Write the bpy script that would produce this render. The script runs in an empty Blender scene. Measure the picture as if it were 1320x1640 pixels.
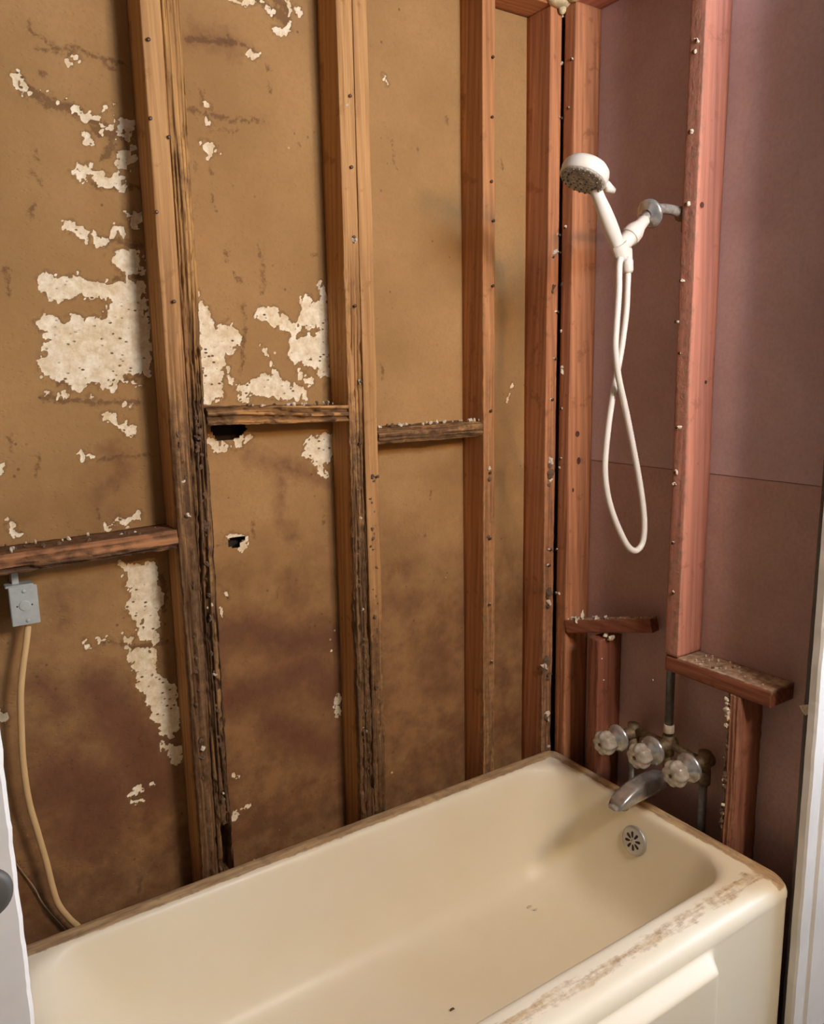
import bpy, math, random
import numpy as np
from mathutils import Vector, Matrix, Euler

# ------------------------------------------------------------------ camera, light, exposure
FPX = 1263.67
CAM = np.array((-1.5243, -1.5874, 1.48297))
ROT = tuple(math.radians(a) for a in (79.723, 1.0277, -33.5715))
scene = bpy.context.scene
col = scene.collection
cd = bpy.data.cameras.new('camera'); cam = bpy.data.objects.new('camera', cd); col.objects.link(cam)
cam.location = CAM; cam.rotation_euler = Euler(ROT)
cd.sensor_fit = 'HORIZONTAL'; cd.sensor_width = 36.0; cd.lens = 36.0 * FPX / 1320.0; cd.clip_start = 0.02
scene.camera = cam

world = bpy.data.worlds.new('daylight'); scene.world = world; world.use_nodes = True
world.node_tree.nodes['Background'].inputs[0].default_value = (0.62, 0.76, 1.0, 1)
world.node_tree.nodes['Background'].inputs[1].default_value = 0.15

def area_light(name, loc, rot, sx, sy, power, colr):
    l = bpy.data.lights.new(name, 'AREA'); l.shape = 'RECTANGLE'; l.size = sx; l.size_y = sy
    l.energy = power; l.color = colr
    o = bpy.data.objects.new(name, l); col.objects.link(o); o.location = loc; o.rotation_euler = rot
    return o
# bluish light added behind a made-up window in the front wall (pane plane at y = -1.93)
WIN = (-0.60, -0.05, 1.99, 2.34)       # x0, x1, z0, z1
area_light('added_cool_light', ((WIN[0]+WIN[1])/2, -1.985, (WIN[2]+WIN[3])/2), (math.radians(90), 0, 0),
           WIN[1]-WIN[0]-.04, WIN[3]-WIN[2]-.04, 34.0, (0.60, 0.74, 1.0))
# daylight entering through the larger window in the side wall, right of the tub alcove
WIN2 = (-1.80, -1.00, 0.90, 2.05)      # y0, y1, z0, z1
area_light('side_window_daylight', (1.005, (WIN2[0]+WIN2[1])/2, (WIN2[2]+WIN2[3])/2), (math.radians(90), 0, math.radians(90)),
           WIN2[1]-WIN2[0]-.04, WIN2[3]-WIN2[2]-.04, 40.0, (0.52, 0.70, 1.0))
BULB = 390.0                            # emission strength of the two vanity globes
vs = scene.view_settings
vs.view_transform = 'Standard'; vs.look = 'None'; vs.exposure = 0.15; vs.gamma = 1.0; vs.use_curve_mapping = False

# ------------------------------------------------------------------ helpers
rng = np.random.RandomState(7)
random.seed(5)
MROT = np.array(Euler(ROT).to_matrix())
def on(u, t, ax, val):
    """photo pixel -> point on the plane axis = val"""
    d = MROT @ np.array([(u-660)/FPX, -(t-820)/FPX, -1.0])
    return CAM + d*((val-CAM[ax])/d[ax])
_T = rng.rand(256, 256)
def vnoise(x, y):
    x = np.asarray(x, float); y = np.asarray(y, float)
    xi = np.floor(x).astype(int); yi = np.floor(y).astype(int); fx = x-xi; fy = y-yi
    fx = fx*fx*(3-2*fx); fy = fy*fy*(3-2*fy)
    a = _T[xi % 256, yi % 256]; b = _T[(xi+1) % 256, yi % 256]; c = _T[xi % 256, (yi+1) % 256]; d = _T[(xi+1) % 256, (yi+1) % 256]
    return (a*(1-fx)+b*fx)*(1-fy)+(c*(1-fx)+d*fx)*fy
def fbm(x, y, o=4):
    s = 0; a = .5; n = 0
    for i in range(o):
        s = s + a*vnoise(x*2**i+17.3*i, y*2**i+9.1*i); n += a; a *= .5
    return s/n
def sstep(a, b, x):
    t = np.clip((x-a)/(b-a), 0, 1); return t*t*(3-2*t)
def lin(r, g, b):
    f = lambda c: (c/255/12.92) if c <= 10.3 else ((c/255+.055)/1.055)**2.4
    return (f(r), f(g), f(b), 1)

wloc = {}
def link(name, me, mat, parent=None, loc=(0, 0, 0), smooth=True):
    """me is in coordinates relative to loc (a world point); children keep their world place"""
    o = bpy.data.objects.new(name, me); col.objects.link(o)
    if mat and not me.materials: me.materials.append(mat)
    loc = Vector(loc); wloc[o.name] = loc
    if parent: o.parent = parent; o.location = loc - wloc[parent.name]
    else: o.location = loc
    return o
def mesh(verts, faces, loc=(0, 0, 0), smooth=True, attrs=None):
    me = bpy.data.meshes.new('mesh'); v = np.asarray(verts, float)-np.asarray(loc, float)
    fa = [tuple(int(i) for i in f) for f in faces]
    me.from_pydata(v.tolist(), [], fa)
    if smooth: me.polygons.foreach_set('use_smooth', [True]*len(me.polygons))
    for k, a in (attrs or {}).items():
        at = me.attributes.new(k, 'FLOAT', 'POINT'); at.data.foreach_set('value', np.asarray(a, np.float32).ravel())
    me.update(); return me
def make(name, vf, mat, parent=None, loc=(0, 0, 0), smooth=True, attrs=None):
    return link(name, mesh(vf[0], vf[1], loc, smooth, attrs), mat, parent, loc)
def empty(name, loc):
    o = bpy.data.objects.new(name, None); col.objects.link(o); o.location = loc; wloc[o.name] = Vector(loc); o.empty_display_size = .05
    return o
def tag(o, label, cat, group=None):
    o['label'] = label; o['category'] = cat
    if group: o['group'] = group
    return o
def struct(o): o['kind'] = 'structure'; return o
def box(x0, x1, y0, y1, z0, z1, b=0.0):
    if b <= 0:
        v = [(x, y, z) for x in (x0, x1) for y in (y0, y1) for z in (z0, z1)]
        f = [(0, 1, 3, 2), (4, 6, 7, 5), (0, 4, 5, 1), (2, 3, 7, 6), (0, 2, 6, 4), (1, 5, 7, 3)]
        return v, f
    import bmesh
    bm = bmesh.new(); v, f = box(x0, x1, y0, y1, z0, z1)
    bv = [bm.verts.new(p) for p in v]
    for q in f: bm.faces.new([bv[i] for i in q])
    bmesh.ops.bevel(bm, geom=bm.edges[:], offset=b, segments=2, affect='EDGES')
    bm.verts.index_update()
    out = ([tuple(p.co) for p in bm.verts], [tuple(p.index for p in q.verts) for q in bm.faces]); bm.free(); return out
def merge(*vfs):
    V = []; F = []
    for v, f in vfs:
        n = len(V); V += [tuple(p) for p in v]; F += [tuple(i+n for i in q) for q in f]
    return V, F
def frame(d):
    d = Vector(d).normalized(); a = Vector((0, 0, 1)) if abs(d.z) < .9 else Vector((0, 1, 0))
    u = d.cross(a).normalized(); return u, d.cross(u).normalized(), d
def lathe(c, axis, prof, n=32, caps=True):
    """prof: (r, h) pairs along axis from c"""
    u, w, d = frame(axis); c = Vector(c); V = []; F = []
    for r, h in prof:
        for i in range(n):
            a = 2*math.pi*i/n; V.append(tuple(c+d*h+(u*math.cos(a)+w*math.sin(a))*r))
    m = len(prof)
    for j in range(m-1):
        for i in range(n):
            F.append((j*n+i, j*n+(i+1) % n, (j+1)*n+(i+1) % n, (j+1)*n+i))
    if caps: F.append(tuple(range(n))[::-1]); F.append(tuple((m-1)*n+i for i in range(n)))
    return V, F
def tube(pts, r, n=12, caps=True, flat=1.0):
    P = [Vector(p) for p in pts]; rr = r if hasattr(r, '__len__') else [r]*len(P)
    V = []; F = []; u = None
    for i, p in enumerate(P):
        d = (P[min(i+1, len(P)-1)]-P[max(i-1, 0)]).normalized()
        if u is None: u, w, d = frame(d)
        else: u = (u-d*u.dot(d)).normalized(); w = d.cross(u).normalized()
        for k in range(n):
            a = 2*math.pi*k/n; V.append(tuple(p+(u*math.cos(a)+w*math.sin(a)*flat)*rr[i]))
    for j in range(len(P)-1):
        for k in range(n): F.append((j*n+k, j*n+(k+1) % n, (j+1)*n+(k+1) % n, (j+1)*n+k))
    if caps: F.append(tuple(range(n))[::-1]); F.append(tuple((len(P)-1)*n+k for k in range(n)))
    return V, F
def spline(pts, n=12):
    P = [np.array(p, float) for p in pts]; P = [2*P[0]-P[1]]+P+[2*P[-1]-P[-2]]; out = []
    for i in range(1, len(P)-2):
        for k in range(n):
            t = k/n; a, b, c, d = P[i-1:i+3]
            out.append(.5*((2*b)+(-a+c)*t+(2*a-5*b+4*c-d)*t*t+(-a+3*b-3*c+d)*t**3))
    out.append(P[-2]); return out
def sphere(c, r, n=16, m=10, sc=(1, 1, 1)):
    V = [(c[0], c[1], c[2]-r*sc[2])]; F = []
    for j in range(1, m):
        a = -math.pi/2+math.pi*j/m
        for i in range(n):
            b = 2*math.pi*i/n; V.append((c[0]+r*sc[0]*math.cos(a)*math.cos(b), c[1]+r*sc[1]*math.cos(a)*math.sin(b), c[2]+r*sc[2]*math.sin(a)))
    V.append((c[0], c[1], c[2]+r*sc[2])); L = len(V)-1
    for i in range(n):
        F.append((0, 1+(i+1) % n, 1+i)); F.append((L, L-n+i, L-n+(i+1) % n))
        for j in range(m-2): F.append((1+j*n+i, 1+j*n+(i+1) % n, 1+(j+1)*n+(i+1) % n, 1+(j+1)*n+i))
    return V, F

# ------------------------------------------------------------------ materials
class NT:
    def __init__(s, name):
        s.m = bpy.data.materials.new(name); s.m.use_nodes = True; s.t = s.m.node_tree; s.b = s.t.nodes['Principled BSDF']
    def n(s, typ, **kw):
        x = s.t.nodes.new(typ)
        for k, v in kw.items():
            if k.startswith('i_'): x.inputs[k[2:].replace('_', ' ')].default_value = v
            else: setattr(x, k, v)
        return x
    def l(s, a, b): s.t.links.new(a, b)
    def math(s, op, a, b=None, clamp=False):
        x = s.n('ShaderNodeMath', operation=op, use_clamp=clamp)
        for i, v in enumerate((a, b)):
            if v is None: continue
            if hasattr(v, 'links'): s.l(v, x.inputs[i])
            else: x.inputs[i].default_value = v
        return x.outputs[0]
    def mix(s, f, a, b, mode='MIX'):
        x = s.n('ShaderNodeMix', data_type='RGBA', blend_type=mode)
        for i, v in ((0, f), (6, a), (7, b)):
            if hasattr(v, 'links'): s.l(v, x.inputs[i])
            else: x.inputs[i].default_value = v
        return x.outputs[2]
    def ramp(s, f, stops):
        x = s.n('ShaderNodeValToRGB'); e = x.color_ramp.elements
        while len(e) < len(stops): e.new(.5)
        for q, (p, c) in zip(e, stops):
            q.position = p; q.color = c if hasattr(c, '__len__') else (c, c, c, 1)
        s.l(f, x.inputs[0]); return x.outputs[0]
    def noise(s, scale, detail=4, rough=.55, vec=None, dist=0.0):
        x = s.n('ShaderNodeTexNoise'); x.inputs['Scale'].default_value = scale; x.inputs['Detail'].default_value = detail
        x.inputs['Roughness'].default_value = rough; x.inputs['Distortion'].default_value = dist
        if vec is None:
            vec = s.obj()
        s.l(vec, x.inputs['Vector']); return x.outputs[0]
    def obj(s):
        if not hasattr(s, '_o'): s._o = s.n('ShaderNodeTexCoord').outputs['Object']
        return s._o
    def scaled(s, sc, off=(0, 0, 0)):
        x = s.n('ShaderNodeMapping'); x.inputs['Scale'].default_value = sc; x.inputs['Location'].default_value = off
        s.l(s.obj(), x.inputs['Vector']); return x.outputs[0]
    def attr(s, name): return s.n('ShaderNodeAttribute', attribute_name=name).outputs['Fac']
    def col(s, c):
        if hasattr(c, 'links'): s.l(c, s.b.inputs['Base Color'])
        else: s.b.inputs['Base Color'].default_value = c
    def bump(s, h, strength=.3, dist=.002):
        x = s.n('ShaderNodeBump'); x.inputs['Strength'].default_value = strength; x.inputs['Distance'].default_value = dist
        s.l(h, x.inputs['Height']); s.l(x.outputs[0], s.b.inputs['Normal'])
    def rough(s, r):
        if hasattr(r, 'links'): s.l(r, s.b.inputs['Roughness'])
        else: s.b.inputs['Roughness'].default_value = r
def plain(name, c, rough=.6, metal=0.0, var=.12, scale=30, bump=.1):
    t = NT(name); n = t.noise(scale, 4)
    dark = tuple(x*(1-var*2) for x in c[:3])+(1,)
    t.col(t.mix(t.ramp(n, [(.3, 0), (.7, 1)]), dark, c)); t.rough(rough); t.b.inputs['Metallic'].default_value = metal
    if bump: t.bump(t.noise(scale*4, 3), bump, .001)
    return t.m
def wood(name, light, dark, mud, axis=2, rough=.75, seed=0.0, knot=0.0):
    t = NT(name); s = [70, 70, 70]; s[axis] = 2.2; s2 = [14, 14, 14]; s2[axis] = 1.1
    g = t.noise(1, 5, .6, t.scaled(s, (seed, seed*2, seed)), 1.2)
    g2 = t.noise(1, 3, .5, t.scaled(s2, (seed*3, seed, seed)), .8)
    w = t.n('ShaderNodeTexWave', wave_type='BANDS', bands_direction='DIAGONAL'); w.inputs['Scale'].default_value = 1.0
    w.inputs['Distortion'].default_value = 7.0; w.inputs['Detail'].default_value = 2.0; w.inputs['Detail Scale'].default_value = .6
    s3 = [30, 30, 30]; s3[axis] = 1.6; t.l(t.scaled(s3, (seed, seed, 0)), w.inputs['Vector'])
    f = t.math('ADD', t.math('MULTIPLY', g, .55), t.math('ADD', t.math('MULTIPLY', g2, .35), t.math('MULTIPLY', w.outputs[0], .10)))
    c = t.mix(t.ramp(f, [(.30, 0), (.62, 1)]), dark, light)
    fl = t.noise(26, 4, .6)
    c = t.mix(t.math('MULTIPLY', t.ramp(fl, [(.60, 0), (.68, 1)]), .6), c, dark)
    d = t.attr('dmg')
    dm = t.ramp(t.math('ADD', d, t.math('MULTIPLY', t.math('SUBTRACT', t.noise(45, 5, .65), .5), 1.1)), [(.30, 0), (.75, 1)])
    mudc = t.mix(t.ramp(t.noise(70, 4), [(.35, 0), (.65, 1)]), tuple(x*.45 for x in mud[:3])+(1,), mud)
    mudc = t.mix(t.ramp(g, [(.5, 0), (.68, .55)]), mudc, light)
    c = t.mix(t.math('MULTIPLY', dm, .92), c, mudc)
    c = t.mix(t.math('MULTIPLY', t.attr('grv'), .85), c, tuple(x*.30 for x in dark[:3])+(1,))
    t.col(c); t.rough(rough); t.b.inputs['Specular IOR Level'].default_value = .25
    t.bump(t.math('ADD', g, t.math('MULTIPLY', t.noise(120, 5, .7), t.math('MULTIPLY', dm, 3.0))), .45, .0025)
    return t.m

MUD = lin(112, 82, 54)
M_white_plastic = plain('white_plastic', lin(224, 214, 196), .32, var=.02, bump=0)
M_hose = plain('white_hose', lin(224, 214, 197), .38, var=.02, bump=0)
M_chrome = plain('worn_chrome', lin(206, 202, 194), .24, .7, var=.2, scale=60, bump=.08)
M_scaly = plain('scaly_chrome', lin(178, 168, 154), .5, .35, var=.3, scale=120, bump=.7)
M_galv = plain('galvanised_pipe', lin(150, 150, 146), .42, .85, var=.2, scale=70, bump=.15)
M_brass = plain('corroded_brass', lin(142, 120, 88), .6, .45, var=.28, scale=90, bump=.6)
M_boxsteel = plain('zinc_steel', lin(190, 194, 184), .45, .25, var=.08, scale=60, bump=.1)
M_cable = plain('cream_cable_jacket', lin(214, 176, 120), .5, var=.08, scale=14)
M_crumb = plain('plaster_crumb', lin(232, 214, 184), .9, var=.12, scale=160, bump=.5)
M_greycrumb = plain('mud_crumb', lin(128, 98, 70), .9, var=.3, scale=160, bump=.5)
M_nail = plain('rusty_nail', lin(120, 92, 72), .5, .7, var=.3, scale=200)
M_dark = plain('dark_void', lin(60, 46, 34), .95, var=.2)
M_knob = plain('dark_grey_knob', lin(92, 88, 80), .55, .2, var=.05, bump=0)
M_wallpaint = plain('white_wall_paint', lin(205, 205, 202), .7, var=.04, scale=6)
M_roompaint = plain('tan_wall_paint', lin(122, 110, 96), .8, var=.05, scale=6)
M_ceil = plain('ceiling_paint', lin(150, 142, 130), .8, var=.04, scale=6)
M_floor = plain('grey_floor_vinyl', lin(120, 112, 100), .5, var=.1, scale=8)
def mat_paint():
    t = NT('chipped_white_paint'); n = t.noise(38, 5, .65)
    a = t.attr('chip')
    f = t.ramp(t.math('ADD', a, t.math('MULTIPLY', t.math('SUBTRACT', n, .5), .9)), [(.52, 0), (.58, 1)])
    base = t.mix(t.ramp(t.noise(5, 4), [(.35, 0), (.7, 1)]), lin(222, 217, 206), lin(240, 236, 226))
    t.col(t.mix(f, base, lin(128, 92, 70))); t.rough(.45); t.bump(t.math('SUBTRACT', t.noise(18, 3), f), .2, .002)
    return t.m
M_paint = mat_paint()
def mat_acrylic():
    t = NT('clouded_acrylic'); t.col(t.mix(t.ramp(t.noise(90, 4), [(.35, 0), (.7, 1)]), lin(190, 174, 148), lin(226, 216, 198)))
    t.rough(.16); t.b.inputs['Transmission Weight'].default_value = .45; t.b.inputs['IOR'].default_value = 1.45
    t.bump(t.noise(120, 3), .3, .002); return t.m
M_acrylic = mat_acrylic()

# ------------------------------------------------------------------ setting: back wall of torn gypsum board
YB = 0.089            # back face of the stud bay
S = 2.8696
def Z(i, pts):
    ox, oy = {1: (0, 0), 2: (0, 540), 3: (0, 1080), 4: (440, 0), 5: (440, 540), 6: (440, 1080), 7: (860, 0), 8: (860, 540), 0: (0, 0)}[i]
    k = 1 if i == 0 else S
    return [(ox+x/k, oy+y/k) for x, y in pts]
def wallxy(pts): return [tuple(on(u, t, 1, YB)[[0, 2]]) for u, t in pts]
polys = [
 (1, [(165,1270),(200,1250),(270,1275),(340,1260),(400,1285),(480,1295),(540,1290),(668,1285),(690,1500),(694,1700),(690,1720),(620,1722),(540,1742),(470,1782),(400,1767),(370,1802),(340,1792),(290,1742),(210,1752),(185,1692),(190,1632),(205,1570),(215,1520),(180,1520),(158,1480),(200,1440),(270,1475),(350,1450),(400,1470),(485,1462),(492,1385),(400,1372),(330,1352),(270,1392),(230,1372),(180,1312)]),
 (1, [(530,545),(575,530),(612,560),(610,608),(560,612)]), (1, [(563,618),(613,615),(615,662),(575,655)]),
 (1, [(536,690),(560,685),(625,672),(615,730),(595,782),(545,778)]), (1, [(565,965),(600,990),(645,980),(650,1030),(610,1040),(580,1010)]),
 (1, [(508,1090),(520,1040),(545,1035),(572,1088),(540,1070)]), (1, [(497,1190),(540,1160),(640,1145),(665,1260),(600,1270),(545,1240)]),
 (1, [(905,640),(960,655),(1012,700),(985,712),(970,742),(940,700)]),
 (0, [(317,469),(327,488),(334,491),(345,519),(366,516),(383,530),(385,547),(380,562),(362,568),(355,582),(361,610),(355,637),(335,645),(326,641),(320,560),(316,500)]),
 (2, [(1110,230),(1160,210),(1215,150),(1240,180),(1260,160),(1290,200),(1330,215),(1390,250),(1400,280),(1330,290),(1250,285),(1180,270),(1120,260)]),
 (5, [(0,180),(40,210),(60,240),(90,210),(135,240),(125,270),(60,265),(20,280),(0,280)]),
 (4, [(215,1290),(230,1330),(248,1380),(252,1530),(258,1740),(240,1735),(200,1715),(185,1680),(110,1655),(70,1615),(60,1560),(90,1545),(160,1530),(200,1510),(150,1500),(95,1480),(120,1440),(130,1430),(115,1370),(140,1340),(170,1370),(185,1400),(200,1370),(205,1300)]),
 (5, [(150,475),(185,450),(272,440),(268,540),(255,570),(215,600),(245,640),(195,625),(205,590),(150,545),(125,535)]),
 (2, [(555,1040),(700,1035),(722,1100),(738,1180),(742,1330),(720,1400),(690,1395),(640,1370),(640,1310),(600,1250),(580,1240),(610,1200),(570,1110)]),
 (2, [(580,1430),(725,1430),(718,1560),(738,1625),(650,1622),(600,1480)]),
 (3, [(630,0),(720,0),(780,40),(822,70),(828,220),(785,292),(740,280),(730,230),(700,200),(680,120),(650,40)]),
 (3, [(740,320),(830,330),(838,400),(790,418),(760,370)]),
]
lines = [  # zoom, points, radius (zoom px), kind
 (1, [(90,370),(140,430),(220,450),(290,470),(350,500),(430,560),(500,580),(570,625)], 17, 'fleck'),
 (1, [(420,540),(470,580),(560,610)], 22, 'fleck'), (1, [(385,620),(400,660)], 9, 'tear'), (1, [(480,500),(520,490)], 10, 'tear'),
 (1, [(375,800),(430,790),(480,830),(555,845)], 26, 'tear'), (1, [(320,1040),(380,1070),(460,1105)], 20, 'tear'), (1, [(90,360),(105,390)], 16, 'tear'),
 (1, [(1200,5),(1230,45),(1250,50)], 6, 'tear'), (1, [(1265,130),(1310,160)], 6, 'tear'), (1, [(1075,0),(1120,8),(1165,0)], 6, 'tear'),
 (1, [(940,470),(975,500)], 6, 'tear'), (1, [(1140,235),(1165,262),(1190,250)], 6, 'tear'), (1, [(320,275),(350,270)], 9, 'tear'), (1, [(960,555),(965,575)], 5, 'tear'),
 (1, [(1200,1440),(1260,1460),(1320,1500)], 26, 'tear'), (4, [(0,1445),(50,1480),(90,1520)], 24, 'tear'),
 (4, [(50,0),(75,48),(108,50)], 7, 'tear'), (4, [(70,80),(70,110),(45,160)], 7, 'tear'),
 (5, [(75,75),(150,110),(230,150)], 16, 'tear'), (5, [(115,165),(165,205)], 15, 'tear'), (5, [(240,215),(238,225)], 9, 'tear'),
 (2, [(1040,150),(1060,200),(1080,230),(1105,235)], 8, 'tear'), (2, [(1110,290),(1140,288)], 12, 'tear'), (2, [(1200,45),(1215,60)], 14, 'tear'), (2, [(1220,90),(1260,150)], 7, 'tear'),
 (2, [(965,480),(1005,503),(1080,492),(1150,457)], 13, 'tear'), (2, [(1050,915),(1100,912),(1148,915),(1130,950),(1108,978)], 7, 'tear'),
 (2, [(1010,1140),(1035,1160),(1045,1190)], 6, 'tear'), (2, [(1020,1262),(1022,1280)], 6, 'tear'), (2, [(490,360),(540,395),(600,418)], 18, 'tear'),
 (2, [(385,542),(398,545)], 14, 'tear'), (2, [(50,855),(80,905)], 11, 'tear'), (2, [(500,872),(545,848),(585,850),(632,820)], 13, 'tear'),
 (2, [(590,310),(605,318)], 10, 'tear'), (2, [(215,270),(300,265)], 7, 'tear'), (2, [(400,265),(425,268)], 6, 'tear'), (2, [(520,235),(560,205)], 8, 'tear'), (2, [(600,195),(650,225)], 8, 'tear'), (2, [(0,600),(4,620)], 8, 'tear'),
 (2, [(402,1402),(408,1418)], 12, 'tear'), (2, [(440,1385),(470,1400),(500,1392)], 7, 'tear'), (2, [(575,1375),(600,1385)], 12, 'tear'),
 (3, [(1062,465),(1098,475)], 7, 'tear'), (3, [(1118,612),(1150,600)], 7, 'tear'), (3, [(602,555),(640,525),(690,515)], 7, 'tear'), (3, [(605,577),(642,590)], 8, 'tear'), (3, [(1070,640),(1080,650)], 12, 'tear'),
 (6, [(298,95),(288,160),(300,190)], 14, 'tear'), (5, [(1090,225),(1066,300)], 8, 'tear'), (5, [(258,1438),(270,1432)], 8, 'tear'), (4, [(510,355),(516,378)], 7, 'tear'),
 (0, [(0,1140),(6,1150)], 6, 'tear'),
 # dark termite trails and cracks
 (1, [(150,150),(250,210),(400,240),(520,270),(570,300)], 13, 'trail'), (1, [(180,220),(330,240),(345,270)], 10, 'trail'), (1, [(490,300),(520,315)], 14, 'trail'), (1, [(185,335),(195,345)], 14, 'trail'), (1, [(130,100),(145,145)], 12, 'trail'),
 (1, [(120,400),(220,470),(330,500),(430,560),(570,640)], 26, 'trail'), (1, [(430,600),(520,620),(480,720)], 24, 'trail'), (1, [(430,850),(520,870),(640,860)], 12, 'trail'),
 (1, [(150,935),(150,995)], 15, 'trail'), (1, [(30,1230),(42,1330),(48,1365)], 9, 'trail'), (1, [(150,780),(200,838)], 8, 'trail'), (1, [(168,690),(172,730)], 7, 'trail'),
 (1, [(450,1100),(540,1110),(650,1130)], 16, 'trail'), (1, [(530,1275),(600,1270),(660,1275)], 12, 'trail'), (1, [(480,1510),(570,1490),(640,1510),(690,1500)], 12, 'trail'),
 (1, [(850,500),(960,530),(1090,550),(1215,560)], 11, 'trail'), (1, [(930,420),(940,480),(965,600)], 8, 'trail'), (1, [(1000,590),(1050,602),(1095,595)], 7, 'trail'), (1, [(870,180),(960,180),(1080,190)], 22, 'trail'), (1, [(1100,200),(1190,250)], 9, 'trail'),
 (1, [(1230,310),(1232,320)], 10, 'trail'), (1, [(1240,390),(1242,415)], 12, 'trail'), (1, [(900,750),(900,775)], 9, 'trail'), (1, [(970,780),(975,800)], 14, 'trail'), (1, [(980,900),(985,970)], 7, 'trail'), (1, [(1190,1130),(1210,1220),(1215,1300),(1200,1340)], 8, 'trail'), (1, [(1045,1160),(1050,1195)], 11, 'trail'), (1, [(1070,1250),(1110,1290)], 8, 'trail'), (1, [(1120,1390),(1128,1500),(1110,1600)], 9, 'trail'),
 (1, [(1195,0),(1230,40),(1290,60),(1320,110)], 34, 'trail'), (4, [(0,0),(60,30),(60,110)], 26, 'trail'),
 (2, [(195,285),(330,290),(480,300),(640,300)], 16, 'trail'), (2, [(260,215),(480,200),(640,180)], 14, 'trail'), (2, [(450,572),(560,540),(700,545)], 9, 'trail'), (2, [(175,540),(185,570),(160,640)], 8, 'trail'), (2, [(48,460),(52,520)], 6, 'trail'), (2, [(1120,0),(1110,160)], 14, 'trail'), (2, [(450,780),(455,830)], 7, 'trail'),
 (2, [(580,1430),(650,1412),(760,1400)], 16, 'trail'), (2, [(440,1400),(580,1412)], 7, 'trail'), (2, [(1165,855),(1168,915)], 12, 'trail'), (2, [(1000,960),(1060,950)], 7, 'trail'), (2, [(1275,1150),(1278,1190)], 7, 'trail'), (2, [(740,1100),(760,1150),(750,1250)], 22, 'trail'),
 (3, [(810,60),(800,160)], 12, 'trail'), (3, [(645,280),(655,330)], 13, 'trail'), (3, [(650,930),(640,990)], 13, 'trail'),
 (5, [(490,130),(495,190)], 9, 'trail'), (5, [(720,690),(718,750)], 6, 'trail'), (5, [(698,895),(697,910)], 7, 'trail'), (5, [(228,830),(225,850)], 9, 'trail'), (5, [(222,770),(224,780)], 9, 'trail'), (5, [(103,1120),(105,1140)], 7, 'trail'), (5, [(163,1310),(165,1330)], 7, 'trail'), (5, [(12,1150),(14,1190)], 7, 'trail'),
 (4, [(790,545),(795,570)], 10, 'trail'), (4, [(660,665),(656,690)], 6, 'trail'), (4, [(540,650),(545,730),(575,795)], 5, 'trail'), (4, [(1040,735),(1045,770)], 12, 'trail'), (4, [(180,1180),(195,1165)], 12, 'trail'), (4, [(108,660),(112,668)], 9, 'trail'),
 # moisture stains
 (0, [(395,725),(425,742),(470,752),(525,772)], 13, 'stain'), (0, [(449,765),(452,800),(447,830),(470,860)], 9, 'stain'), (0, [(352,1020),(400,1008),(460,1030),(540,1020)], 34, 'stain'),
 (0, [(370,1120),(430,1100),(500,1070),(530,1110)], 34, 'stain'), (0, [(705,1040),(712,1075),(690,1105),(725,1100)], 13, 'stain'), (0, [(100,1250),(160,1270),(140,1330)], 46, 'stain'), (0, [(160,1100),(200,1160),(250,1260)], 40, 'stain'), (0, [(60,1090),(100,1130)], 20, 'stain'), (0, [(440,1160),(520,1200)], 30, 'stain'),
 (0, [(648,905),(652,915)], 10, 'stain'), (0, [(660,965),(655,975)], 12, 'stain'), (0, [(630,960),(640,970)], 10, 'stain'), (0, [(95,955),(100,990)], 14, 'stain'), (0, [(460,925),(470,960)], 14, 'stain'), (0, [(310,60),(370,70)], 12, 'stain'),
 (0, [(180,720),(200,745),(150,800)], 9, 'stain'), (0, [(25,1382),(60,1430),(100,1480)], 3, 'trail'),
]
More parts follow.
